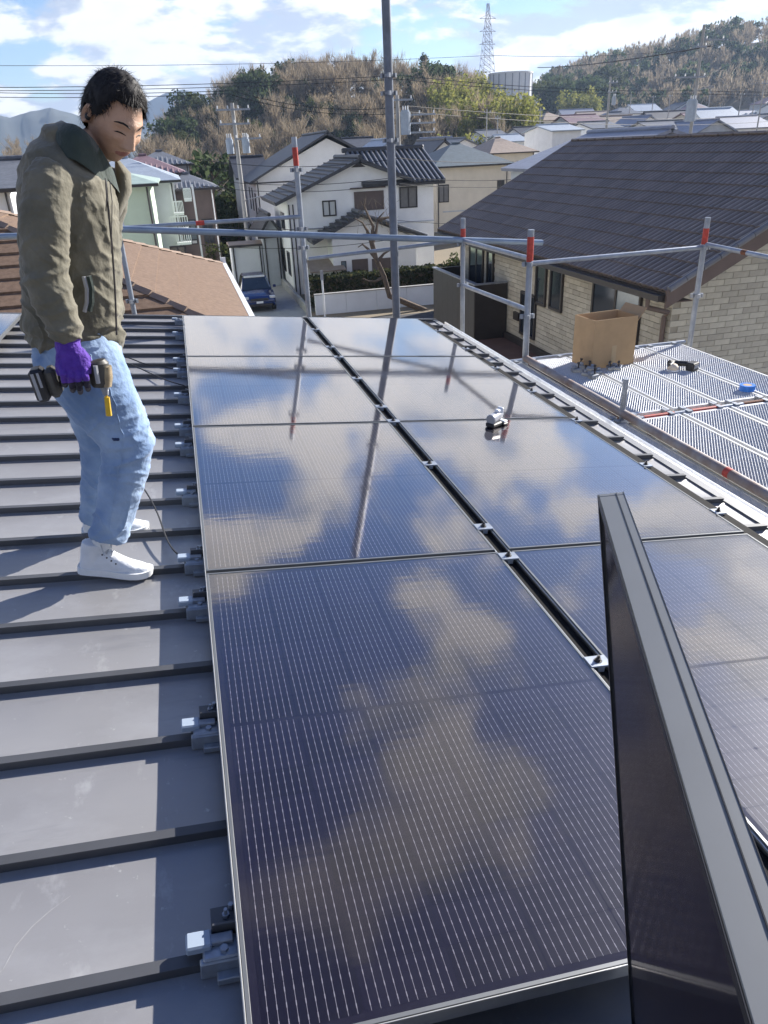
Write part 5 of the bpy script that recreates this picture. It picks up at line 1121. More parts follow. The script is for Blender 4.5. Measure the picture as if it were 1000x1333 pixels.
wire([py_(-300, 112, 80), py_(520, 98, 90), py_(905, 118, 95), py_(1300, 108, 80)], .5, 'long overhead line crossing sky and hill at the height of the water tank', .03)
wire([py_(-300, 116, 80), py_(520, 103, 90), py_(905, 122, 95), py_(1300, 112, 80)], .5, 'lower of two parallel long overhead lines crossing sky and hill', .03)
wire([py_(-300, 82, 120), py_(640, 72, 140), py_(930, 60, 150)], .8, 'faint high overhead line in the sky left of the lattice tower', .03)
wire([py_(700, 88, 110), py_(925, 60, 52)], .3, 'thick overhead line climbing across the dark hill to the transformer pole', .045)
for i, (y0, y1) in enumerate(((233, 228), (242, 237), (292, 285), (318, 308), (208, 204))):
    wire([py_(262, y0, 46-i*.7), py_(520, y1+2, 40-i*.5), py_(760, y1-6, 44)], .35, f'telephone cable crossing the front of the white house, {["topmost","second","third","lowest","uppermost faint"][i]} strand' if i != 4 else 'faint telephone cable just above the white house roof', .014)
# ------------------------------------------------------------------ water tank and lattice tower
d = ray(664, 120); a = atan2(d.x, d.y); Dk = 235; c = Vector((Dk*sin(a), Dk*cos(a), 0)); zt = (py_(664, 95, c.y)).z; zb = zt-13
t = thing('water_tank', 'big grey cylindrical tank on top of the wooded hill', 'tank', (c.x, c.y, zb))
rT = (py_(692, 120, c.y)-py_(636, 120, c.y)).length/2*.93
MB().lathe([(rT, 0), (rT, 12.6), (rT*1.02, 12.61), (rT*1.02, 13.0), (rT*.98, 13.01), (.1, 13.5)], 40).build('shell', MT['wall_white_blue'], t)
for k in range(20):
    q = 2*pi*k/20; MB().box((-.12, -.06, 0), (.12, .06, 12.6), Matrix.Rotation(q, 4, 'Z') @ Matrix.Translation((0, -rT-.03, 0))).build('panel_rib', MT['galvanised_dull'], t)
MB().lathe([(rT*1.03, 4.9), (rT*1.03, 5.2), (rT*1.0, 5.2)], 40).build('walkway', MT['galvanised_dull'], t)
MB().box((rT*.55, -rT*.75, -9), (rT*1.05, -rT*.2, 6.5)).build('stair_tower', MT['wall_white_blue'], t)
d = ray(634, 90); a = atan2(d.x, d.y); Dk = 330; c = Vector((Dk*sin(a), Dk*cos(a), 0)); z0 = py_(634, 118, c.y).z-6; z1 = py_(636, 4, c.y).z; H = z1-z0
t = thing('lattice_tower', 'tall red and white lattice transmission tower on the skyline', 'tower', (c.x, c.y, z0))
def tw(z): return 3.0*(1-z/H)+.35
m = MB(); r = .07; nS = 14; MT['tower'] = mat('tower_paint', (0.34, 0.33, 0.36), 0.6, 0, .1, .12)
for sx in (-1, 1):
    for sy in (-1, 1): m.tube((sx*tw(0), sy*tw(0), 0), (sx*tw(H), sy*tw(H), H), r, 5)
m.build('tower_leg', MT['tower'], t); m = MB()
for k in range(nS):
    za, zb2 = H*k/nS, H*(k+1)/nS; A_, B_ = tw(za), tw(zb2)
    for s in (-1, 1): m.tube((-A_, s*A_, za), (B_, s*B_, zb2), .035, 4); m.tube((A_, s*A_, za), (-B_, s*B_, zb2), .08, 4); m.tube((s*A_, -A_, za), (s*B_, B_, zb2), .08, 4); m.tube((-A_, s*A_, za), (A_, s*A_, za), .08, 4)
m.build('bracing', MT['tower'], t)['kind'] = 'stuff'
for z in (H*.62, H*.74, H*.86):
    m = MB(); m.tube((-3.2, 0, z), (3.2, 0, z), .10, 4); m.tube((-3.2, 0, z), (0, 0, z+1.3), .07, 4); m.tube((3.2, 0, z), (0, 0, z+1.3), .07, 4); m.build('tower_arm', MT['tower'], t)
# ================================================================== the installer
MT['skin'] = mat('skin', (0.40, 0.235, 0.155), 0.48, 0, 0, 14, 0.25, 220, col2=(0.49, 0.31, 0.215), detail=8)
MT['skin_lip'] = mat('lip', (0.30, 0.125, 0.10), 0.5, 0, 0.08, 40)
MT['hair'] = mat('hair_black', (0.014, 0.013, 0.014), 0.65, 0, 0.4, 60, spec=0.25)
def cloth(name, c1, c2, sc, rough, bsc, bst, c3=None):
    bst *= 1.4
    m = bpy.data.materials.new(name); m.use_nodes = True; t = m.node_tree; b = t.nodes['Principled BSDF']; lk = t.links.new
    tcn = t.nodes.new('ShaderNodeTexCoord'); n1 = t.nodes.new('ShaderNodeTexNoise'); n1.inputs['Scale'].default_value = sc; n1.inputs['Detail'].default_value = 5; lk(tcn.outputs['Object'], n1.inputs['Vector'])
    r = t.nodes.new('ShaderNodeValToRGB'); lk(n1.outputs[0], r.inputs[0]); e = r.color_ramp.elements; e[0].position = .35; e[1].position = .65; e[0].color = (*c1, 1); e[1].color = (*c2, 1)
    lk(r.outputs[0], b.inputs['Base Color']); b.inputs['Roughness'].default_value = rough; b.inputs['Specular IOR Level'].default_value = .25
    b.inputs['Sheen Weight'].default_value = .15
    n2 = t.nodes.new('ShaderNodeTexNoise'); n2.inputs['Scale'].default_value = bsc; n2.inputs['Detail'].default_value = 4; lk(tcn.outputs['Object'], n2.inputs['Vector'])
    bp = t.nodes.new('ShaderNodeBump'); bp.inputs['Strength'].default_value = bst; bp.inputs['Distance'].default_value = .006; lk(n2.outputs[0], bp.inputs['Height']); lk(bp.outputs[0], b.inputs['Normal']); return m
MT['jacket'] = cloth('jacket_olive', (0.105, 0.098, 0.070), (0.165, 0.152, 0.112), 11, .8, 45, .5)
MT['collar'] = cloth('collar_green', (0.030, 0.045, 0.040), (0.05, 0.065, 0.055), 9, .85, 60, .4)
MT['denim'] = cloth('denim', (0.15, 0.235, 0.39), (0.30, 0.40, 0.55), 6, .9, 70, .4)
MT['glove'] = cloth('glove_purple', (0.075, 0.026, 0.26), (0.105, 0.042, 0.33), 30, .85, 120, .5)
MT['glove_tip'] = cloth('glove_black', (0.014, 0.013, 0.02), (0.03, 0.025, 0.045), 30, .8, 120, .5)
MT['canvas'] = cloth('shoe_canvas', (0.62, 0.64, 0.66), (0.78, 0.79, 0.80), 9, .8, 90, .25)
MT['sole'] = mat('shoe_sole', (0.78, 0.79, 0.78), 0.6, 0, .05, 20)
MT['yellow'] = mat('bit_yellow', (0.62, 0.40, 0.03), 0.35, 0.3, .1, 40)
MT['tool_olive'] = mat('tool_body', (0.055, 0.052, 0.045), 0.5, 0, .25, 30)
MT['tool_tan'] = mat('tool_nose', (0.30, 0.24, 0.15), 0.45, 0.3, .2, 40)
def ell(m, pts, n=20):
    """closed elliptical sweep; pts = (centre, a, b): a across in the picture plane, b along the view"""
    P = [Vector(p[0]) for p in pts]; base = len(m.v); K = len(P)
    for i, (c, a, b) in enumerate(pts):
        d = (P[min(i+1, K-1)]-P[max(i-1, 0)]).normalized(); yv = Vector((0, 1, 0)); yv = (yv-d*yv.dot(d)).normalized(); xv = yv.cross(d).normalized()
        for k in range(n): t = 2*pi*k/n; m.v.append(tuple(Vector(c)+xv*(a*cos(t))+yv*(b*sin(t))))
    for i in range(K-1):
        for k in range(n): m.f.append((base+i*n+k, base+i*n+(k+1) % n, base+(i+1)*n+(k+1) % n, base+(i+1)*n+k))
    m.f += [tuple(base+k for k in range(n-1, -1, -1)), tuple(base+(K-1)*n+k for k in range(n))]; m.mi = [0]*len(m.f)
def ball(m, c, rx, ry, rz, R=None, n=16):
    vs = [(0, 0, -1)]; fs = []
    for i in range(1, 10):
        p = -pi/2+pi*i/10
        for k in range(n): t = 2*pi*k/n; vs.append((cos(p)*cos(t), cos(p)*sin(t), sin(p)))
    vs.append((0, 0, 1)); 
    for k in range(n): fs.append((0, 1+(k+1) % n, 1+k)); fs.append((len(vs)-1, 1+8*n+k, 1+8*n+(k+1) % n))
    for i in range(8):
        for k in range(n): fs.append((1+i*n+k, 1+i*n+(k+1) % n, 1+(i+1)*n+(k+1) % n, 1+(i+1)*n+k))
    T = Matrix.Translation(c) @ (R.to_4x4() if R is not None else Matrix.Identity(4)) @ Matrix.Diagonal((rx, ry, rz, 1)); m.add(vs, fs, T)
def remesh(m, vox, smooth=4, mats=None, name='tmp'):
    ob = m.build(name, mats or []); md = ob.modifiers.new('r', 'REMESH'); md.mode = 'VOXEL'; md.voxel_size = vox
    if smooth: s = ob.modifiers.new('s', 'SMOOTH'); s.factor = .5; s.iterations = smooth
    dg = bpy.context.evaluated_depsgraph_get(); dg.update(); me = bpy.data.meshes.new_from_object(ob.evaluated_get(dg)); old = ob.data; bpy.data.objects.remove(ob); bpy.data.meshes.remove(old); me.name = name
    me.materials.clear()
    for q in (mats or []): me.materials.append(q)
    me.polygons.foreach_set('use_smooth', [True]*len(me.polygons)); return me
def displace(me, fn):
    me.update(); nr = [v.normal.copy() for v in me.vertices]
    for v, nn in zip(me.vertices, nr): v.co = v.co + nn*fn(v.co, nn)
    me.update()
def fold(p, axis, fa, fo, seed, warp=.5):
    """folds running across `axis`: quick change along it, slow around"""
    q = Vector(p); a = q.dot(axis); w = noise.noise(q*5+Vector((seed, 0, 0)))*warp
    r = noise.noise(Vector(((a*fa)+w*2, (q.x+q.y)*fo+seed, (q.z)*fo*.4)))
    return (1-min(1, abs(r)*3.0))**1.5*1.4-.45
body_org = roofM(0.02, 2.93, ROOF_N) ; person = thing('person', 'man in an olive jacket, jeans and white shoes looking down, holding a cordless driver', 'person', Matrix.Translation(body_org.translation))
PO = person.matrix_world.translation.copy(); TL = Matrix.Translation(-PO)
def q_(px, py, Y): return py_(px, py, Y)
def S(px, py, Y): p = py_(px, py, Y); return F_PX/p.dot(FW)
def pl(me, name, parent=person): 
    me.transform(TL); return link(name, me, parent)
# --- head frame
YH = 2.92
yaw, pit, rol = radians(56), radians(32), radians(-10)
hf = Vector((cos(pit)*cos(yaw), -cos(pit)*sin(yaw), -sin(pit))); hu = Vector((sin(pit)*cos(yaw), -sin(pit)*sin(yaw), cos(pit))); hl = hu.cross(hf)
RR = Matrix.Rotation(rol, 3, hf); hu = RR @ hu; hl = RR @ hl
HC = q_(149, 156, YH); HS = 1.07
HMx = Matrix(((hl.x*HS, hf.x*HS, hu.x*HS, HC.x), (hl.y*HS, hf.y*HS, hu.y*HS, HC.y), (hl.z*HS, hf.z*HS, hu.z*HS, HC.z), (0, 0, 0, 1)))
def gs(x, s): return exp(-(x/s)**2)
def headp(t, p):
    """t: longitude (0 = forward), p: latitude"""
    x, y, z = sin(t)*cos(p)*.0755, cos(t)*cos(p)*.097, sin(p)*.120
    k = max(0, -z/.120); x *= 1-.36*k**1.7; y *= 1-.10*k
    if y < 0: y *= 1-.45*max(0, (-z-.02)/.10); 
    if z > 0: y -= .012*(z/.12); 
    fr = max(0, cos(t)*cos(p)); fr = min(1, fr*1.6)
    if y > 0:
        y += .008*k                                             # jaw comes forward
        y -= .006*gs(x, .03)*gs(z-.075, .05)*0
        a = abs(x)
        y += fr*(.0070*gs(z-.027, .012)*gs(a-.026, .030))       # brow
        y -= fr*(.0150*gs(a-.034, .017)*gs(z-.006, .014))       # eye sockets
        y += fr*(.0050*gs(a-.033, .012)*gs(z-.004, .0085))      # lids
        nz_ = .0 if z > .022 else (min(1, (.022-z)/.055)); 
        if z > -.048: y += fr*(.0235*nz_**1.25+.004)*gs(x, .0095+.0065*nz_)*(1 if z > -.036 else max(0, 1-((-.036-z)/.012))) * (1 if z < .03 else gs(z-.03, .02))
        y += fr*.010*gs(a-.0150, .0065)*gs(z+.036, .0078)        # nostrils
        y += fr*(.0075*gs(x, .026)*gs(z+.064, .011))            # lips
        y -= fr*(.0045*gs(x, .024)*gs(z+.064, .0026))
        y -= fr*(.0035*gs(x, .02)*gs(z+.082, .007))
        y += fr*(.0070*gs(x, .020)*gs(z+.104, .014))            # chin
        y += fr*(.0065*gs(a-.046, .016)*gs(z+.018, .017))       # cheek bones
        y -= fr*(.0030*gs(a-.042, .012)*gs(z+.050, .018))
        y -= fr*.0042*gs(a-.026-(-z-.04)*.25, .004)*gs(z+.045, .02)   # smile line
    return Vector((x, y, z))
def headgrid(m, nt_=120, np_=90, M=None):
    b = len(m.v); T = M
    for j in range(np_+1):
        p = -pi/2+pi*j/np_
        for i in range(nt_): m.v.append(tuple(T @ headp(2*pi*i/nt_, p)))
    for j in range(np_):
        for i in range(nt_): m.f.append((b+j*nt_+i, b+j*nt_+(i+1) % nt_, b+(j+1)*nt_+(i+1) % nt_, b+(j+1)*nt_+i))
    m.mi = [0]*len(m.f)
def facey(x, z):
    p = math.asin(max(-1, min(1, z/.120))); best = None
    for i in range(-60, 61):
        v = headp(i*.02, p)
        if best is None or abs(v.x-x) < abs(best.x-x): best = v
    return best.y
# body: head and neck on a plain core that the clothes cover, one continuous surface
m = MB(); headgrid(m, M=HMx)
nb = HMx @ Vector((0, -.030, -.075)); ell(m, [(HMx @ Vector((0, -.028, -.02)), .052, .052), (nb, .054, .054), (q_(100, 205, 2.92), .062, .062), (q_(92, 240, 2.92), .10, .12), (q_(92, 330, 2.92), .12, .14), (q_(96, 430, 2.93), .11, .13), (q_(104, 470, 2.93), .10, .12)])
for side in (0, 1):
    Yl = (2.84, 2.80, 2.75) if side == 0 else (3.02, 3.06, 3.14); pp = ((112, 465), (160, 575), (146, 690)) if side == 0 else ((112, 465), (130, 570), (120, 680))
    ell(m, [(q_(*pp[0], Yl[0]), .07, .07), (q_(*pp[1], Yl[1]), .05, .05), (q_(*pp[2], Yl[2]), .036, .036)], 12)
ell(m, [(q_(66, 235, 2.74), .045, .045), (q_(62, 350, 2.69), .04, .04), (q_(90, 446, 2.63), .027, .027)], 12)
ell(m, [(q_(118, 238, 3.08), .045, .045), (q_(146, 262, 3.12), .04, .04), (q_(138, 330, 3.10), .03, .03)], 12)
me = remesh(m, .0042, 1, [MT['skin'], MT['skin_lip']], 'body')
inv = HMx.inverted()
for pgn in me.polygons:
    c = inv @ pgn.center
    if c.y > .07 and abs(c.x) < .026-.35*abs(c.z+.064)*1.2 and abs(c.z+.064) < .0105*(1-(c.x/.03)**2): pgn.material_index = 1
pl(me, 'body')
def facestrip(name, pts, w, mtl, off=.0012):
    m = MB(); L2 = []
    for (x, z), ww in zip(pts, w): y = facey(x, z)+off; L2.append((Vector((x, y, z+ww)), Vector((x, facey(x, z-ww)+off if ww else y, z-ww)), Vector((x, y+.002, z))))
    for (a, b, c), (a2, b2, c2) in zip(L2, L2[1:]): m.add([a, c, b, a2, c2, b2], [(0, 1, 4, 3), (1, 2, 5, 4)], HMx)
    me = m.mesh(name, mtl); return pl(me, name)
for s in (-1, 1):
    facestrip('eyebrow', [(s*.014, .0235), (s*.022, .0285), (s*.034, .0315), (s*.045, .029), (s*.053, .024)], [.0016, .0030, .0031, .0024, .0010], MT['hair'])
    facestrip('eyelash', [(s*.019, -.001), (s*.025, .0005), (s*.033, .0012), (s*.041, .0006), (s*.048, -.0012)], [.0007, .0016, .0021, .0018, .0007], MT['hair'], .0018)
    m = MB(); R3 = Matrix((hl, hf, hu)).transposed(); er = MB()
    # ear: flattened bowl
    for k in range(14):
        a0, a1 = 2*pi*k/14, 2*pi*(k+1)/14
        def P(a, r, o): return HMx @ Vector((s*(.0745+o+.006*(r-.5)), -.012+.018*r*cos(a)+.006*sin(a)*r-.004, -.002+.031*r*sin(a)))
        er.add([P(a0, 1, .012), P(a1, 1, .012), P(a1, .8, .017), P(a0, .8, .017), P(a0, .45, .004), P(a1, .45, .004), P(a0, .95, -.006), P(a1, .95, -.006)], [(0, 1, 2, 3), (3, 2, 5, 4), (1, 0, 6, 7)])
    er.add([HMx @ Vector((s*.077, -.014+.008*cos(2*pi*k/14), -.002+.014*sin(2*pi*k/14))) for k in range(14)], [tuple(range(14))])
    e_ob = er.mesh('ear', MT['skin']); e_ob.polygons.foreach_set('use_smooth', [True]*len(e_ob.polygons)); pl(e_ob, 'ear')
m = MB(); ball(m, HMx @ Vector((-.088, -.006, -.008)), .009, .009, .011); m2 = m.mesh('earphone', MT['plastic_black']); pl(m2, 'earphone')
# hair: cap and strands
def hairline(v):
    front = .072-.09*min(1, max(0, abs(v.x)-.046)/.030)*.55
    if v.y > .045: return front
    if v.y > -.002: return front*(v.y/.047)+(-.004)*(1-v.y/.047) if v.y > 0 else -.004
    if v.y > -.030: return .018 if abs(v.x) > .05 else -.02
    return -.062
m = MB(); NT, NPp = 96, 60; idx = {}
for j in range(NPp+1):
    p = -pi/2+pi*j/NPp
    for i in range(NT):
        v = headp(2*pi*i/NT, p)
        if v.z > hairline(v):
            nn = Vector((v.x/.0755**2, v.y/.097**2, v.z/.12**2)).normalized(); edge = min(1, (v.z-hairline(v))/.025)
            th = .003+.013*edge+.006*edge*max(0, v.z/.12)+.0045*edge*noise.noise(Vector((v.x*70, v.y*70, v.z*30)))
            idx[(i, j)] = len(m.v); m.v.append(tuple(HMx @ (v+nn*th)))
for j in range(NPp):
    for i in range(NT):
        k4 = [(i, j), ((i+1) % NT, j), ((i+1) % NT, j+1), (i, j+1)]
        if all(k in idx for k in k4): m.f.append(tuple(idx[k] for k in k4)); m.mi.append(0)
hr = random.Random(9)
hm_ = MB()
for i in range(3400):
    t, p = hr.random()*6.283, math.asin(min(1, -.55+1.55*hr.random())); v = headp(t, p)
    if v.z < hairline(v)+.002: continue
    nn = Vector((v.x/.0755**2, v.y/.097**2, v.z/.12**2)).normalized(); edge = min(1, (v.z-hairline(v))/.025)
    dr = (Vector((v.x*.6, .35 if v.z > .03 else -.2, -.75+.4*hr.random()))+Vector((hr.gauss(0, .3), hr.gauss(0, .3), hr.gauss(0, .3)))); dr = (dr-nn*dr.dot(nn)).normalized()
    l = (.020+.030*hr.random())*(.5+.5*edge); base_ = v+nn*(.004+.012*edge); tip = base_+dr*l+nn*(.004+.007*hr.random())*(1.6 if v.z > .08 else .6); w = nn.cross(dr)*.0012
    hm_.add([base_-w, base_+w, tip], [(0, 1, 2)], HMx)
m.add(hm_.v, hm_.f); me = m.mesh('hair', MT['hair']); me.polygons.foreach_set('use_smooth', [True]*len(me.polygons)); pl(me, 'hair')
# --- jacket
m = MB(); sc_ = lambda px, py, Y, w: w/S(px, py, Y)
TY = 2.93
tor = [(96, 186, 26, .085), (86, 204, 46, .15), (86, 226, 55, .195), (88, 260, 60, .20), (92, 300, 61, .195), (94, 345, 61, .185), (95, 390, 61, .18), (97, 430, 61, .175), (98, 449, 58, .165)]
ell(m, [(q_(x, y, TY), sc_(x, y, TY, w), b) for x, y, w, b in tor], 28)
nar = [(72, 222, 2.77, .062), (62, 240, 2.74, .074), (58, 275, 2.71, .075), (58, 320, 2.69, .074), (62, 362, 2.67, .072), (70, 392, 2.655, .067), (79, 415, 2.64, .060), (86, 434, 2.63, .056), (89, 444, 2.63, .047)]
ell(m, [(q_(x, y, Y), r, r) for x, y, Y, r in nar], 20)
far = [(112, 228, 3.06, .070), (134, 238, 3.09, .072), (140, 262, 3.11, .068), (136, 300, 3.11, .062), (132, 340, 3.08, .055)]
ell(m, [(q_(x, y, Y), r, r) for x, y, Y, r in far], 20)
# raised collar and the hood bunched behind the neck
ell(m, [(q_(58, 196, 2.94), .035, .06), (q_(70, 180, 2.94), .045, .10), (q_(86, 172, 2.94), .04, .11), (q_(98, 170, 2.94), .02, .08)], 16)
me = remesh(m, .006, 5, [MT['jacket'], MT['collar']], 'jacket')
ax_arm = (q_(62, 360, 2.66)-q_(58, 240, 2.73)).normalized(); armc = [q_(x, y, Y) for x, y, Y, r in nar]
zh = q_(98, 440, TY).z
def jf(p, n_):
    d = min((p-c).length for c in armc); on = d < .105 and p.y < 2.76
    z = p.z
    if on:
        el = q_(61, 355, 2.66); k = .25+1.1*gs((p-el).length, .10)+.7*gs(p.z-q_(86, 430, 2.63).z, .07)
        return .0070*k*fold(p, (ax_arm+Vector((.6, 0, 0))).normalized(), 17, 3.2, 3.1, 1.0)+.0055*k*fold(p, (ax_arm-Vector((.7, 0, 0))).normalized(), 24, 4, 8.3, 1.0)+.0016*fold(p, (ax_arm+Vector((.2, 0, 0))).normalized(), 36, 8, 5.5, 1.0)+.003*noise.noise(p*10)
    k = .6+.6*gs(z-zh, .12)
    return .0070*k*fold(p, Vector((.75, .1, .7)).normalized(), 11, 2.4, 7.7, 1.0)+.006*k*fold(p, Vector((-.5, .1, .85)).normalized(), 17, 3, 2.7, 1.0)+.0016*fold(p, Vector((.9, .1, .4)).normalized(), 30, 6, 9.1, 1.0)+.004*noise.noise(p*7) - (.009*gs(z-(zh+.035), .010))
displace(me, jf)
pl(me, 'jacket')
# open collar standing round the neck, darker inside
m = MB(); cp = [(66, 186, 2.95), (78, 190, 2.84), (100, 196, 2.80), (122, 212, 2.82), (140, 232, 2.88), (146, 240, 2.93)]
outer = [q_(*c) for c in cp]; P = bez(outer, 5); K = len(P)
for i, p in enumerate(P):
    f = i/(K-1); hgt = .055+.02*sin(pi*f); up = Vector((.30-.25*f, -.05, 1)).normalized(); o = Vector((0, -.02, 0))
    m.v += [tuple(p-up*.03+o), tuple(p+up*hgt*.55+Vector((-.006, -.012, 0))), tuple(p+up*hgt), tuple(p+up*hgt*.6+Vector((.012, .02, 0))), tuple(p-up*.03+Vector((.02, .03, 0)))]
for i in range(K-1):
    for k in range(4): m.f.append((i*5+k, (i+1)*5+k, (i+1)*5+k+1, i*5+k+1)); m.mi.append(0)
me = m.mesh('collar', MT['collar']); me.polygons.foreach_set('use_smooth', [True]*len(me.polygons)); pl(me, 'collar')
m = MB(); ell(m, [(q_(152, 208, 3.04), .006, .05), (q_(160, 226, 3.04), .028, .06), (q_(160, 246, 3.04), .032, .06), (q_(152, 272, 3.02), .022, .05), (q_(148, 292, 3.0), .010, .03)], 14)
me = m.mesh('lapel', MT['jacket']); me.polygons.foreach_set('use_smooth', [True]*len(me.polygons)); pl(me, 'lapel')
m = MB(); m.path([q_(138, 236, 2.79), q_(140, 262, 2.775), q_(146, 320, 2.79), q_(150, 380, 2.80), q_(152, 436, 2.80)], .0035, 6); me = m.mesh('zip', MT['trim_dark']); pl(me, 'zip')
m = MB(); a = [q_(109, 360, 2.735), q_(113, 376, 2.735), q_(113, 394, 2.735), q_(110, 406, 2.735)]; m.path(a, .007, 6); me = m.mesh('pocket_lining', MT['plastic_grey']); pl(me, 'pocket_lining')
m = MB(); m.path([p+Vector((.016, .004, 0)) for p in a], .009, 6); me = m.mesh('pocket_edge', MT['collar']); pl(me, 'pocket_edge')
m = MB(); m.path([q_(137, 232, 2.78), q_(139, 252, 2.77), q_(138, 275, 2.77)], .002, 5); m.path([q_(143, 236, 2.79), q_(146, 262, 2.78), q_(145, 330, 2.78)], .0015, 5); me = m.mesh('drawcord', MT['trim_dark']); pl(me, 'drawcord')
# --- jeans
m = MB()
near = [(103, 440, 2.90, 48, .14), (108, 465, 2.87, 50, .135), (117, 490, 2.85, 50, .13), (132, 520, 2.82, 45, .118), (152, 550, 2.80, 40, .108), (166, 576, 2.78, 35, .10), (164, 605, 2.77, 31, .092), (156, 640, 2.76, 28, .084), (149, 668, 2.75, 25, .076), (144, 692, 2.745, 24, .070), (142, 700, 2.745, 23, .068)]
ell(m, [(q_(x, y, Y), sc_(x, y, Y, w), b) for x, y, Y, w, b in near], 22)
farl = [(104, 445, 2.98, 46, .13), (112, 490, 3.0, 44, .12), (126, 540, 3.03, 34, .105), (133, 580, 3.07, 27, .095), (131, 620, 3.10, 24, .085), (128, 655, 3.13, 22, .078), (125, 676, 3.14, 21, .072)]
ell(m, [(q_(x, y, Y), sc_(x, y, Y, w), b) for x, y, Y, w, b in farl], 22)
ball(m, q_(92, 462, 2.94), .135, .165, .11)
me = remesh(m, .006, 5, [MT['denim']], 'jeans')
knee = q_(158, 580, 2.70); ank = q_(145, 685, 2.70); hipb = q_(95, 500, 2.8)
def df(p, n_):
    k = .22+1.1*gs((p-knee).length, .12)+1.0*gs(p.z-ank.z, .07)+.7*gs((p-hipb).length, .14)
    return .0068*k*fold(p, Vector((.5, .15, .85)).normalized(), 14, 2.8, 1.7, 1.0)+.006*k*fold(p, Vector((-.6, .15, .8)).normalized(), 20, 3.5, 5.2, 1.0)+.0018*fold(p, Vector((.2, .1, .97)).normalized(), 34, 7, 4.2, 1.0)+.004*noise.noise(p*7)
displace(me, df); pl(me, 'jeans')
m = MB(); seam = [q_(139, 468, 2.70), q_(150, 520, 2.69), q_(160, 575, 2.665), q_(156, 600, 2.668), q_(148, 650, 2.672), q_(143, 690, 2.668)]
dg = me
def onto(p, mesh_bvh): loc = mesh_bvh.find_nearest(p-PO)[0]; return loc
from mathutils.bvhtree import BVHTree
bm_ = bmesh.new(); bm_.from_mesh(me); bv = BVHTree.FromBMesh(bm_); bm_.free()
P = [onto(p, bv) for p in bez(seam, 8)]; m.path(P, .0022, 5); o = link('jeans_seam', m.mesh('jeans_seam', MT['denim']), person)
m = MB(); P = [onto(p, bv) for p in bez([q_(144, 571, 2.66), q_(149, 574, 2.66), q_(155, 575, 2.66)], 5)]; m.path(P, [.002]+[.006]*(len(P)-2)+[.002], 6); link('worn_patch', m.mesh('worn_patch', cloth('denim_dark', (.02, .035, .09), (.04, .06, .13), 30, .9, 80, .4)), person)
m = MB()
for (xa, ya, xb, yb, Y) in ((120, 699, 166, 697, 2.70),):
    P = [onto(p, bv) for p in bez([q_(xa, ya-7, Y), q_((xa+xb)/2, ya-6, Y-.05), q_(xb, yb-8, Y)], 8)]; m.path(P, .0016, 5)
link('hem_stitch', m.mesh('hem_stitch', MT['denim']), person)
m = MB(); P = [onto(p, bv) for p in bez([q_(118, 462, 2.70), q_(130, 474, 2.69), q_(142, 470, 2.70)], 6)]; m.path(P, .002, 5); link('pocket_stitch', m.mesh('pocket_stitch', MT['denim']), person)
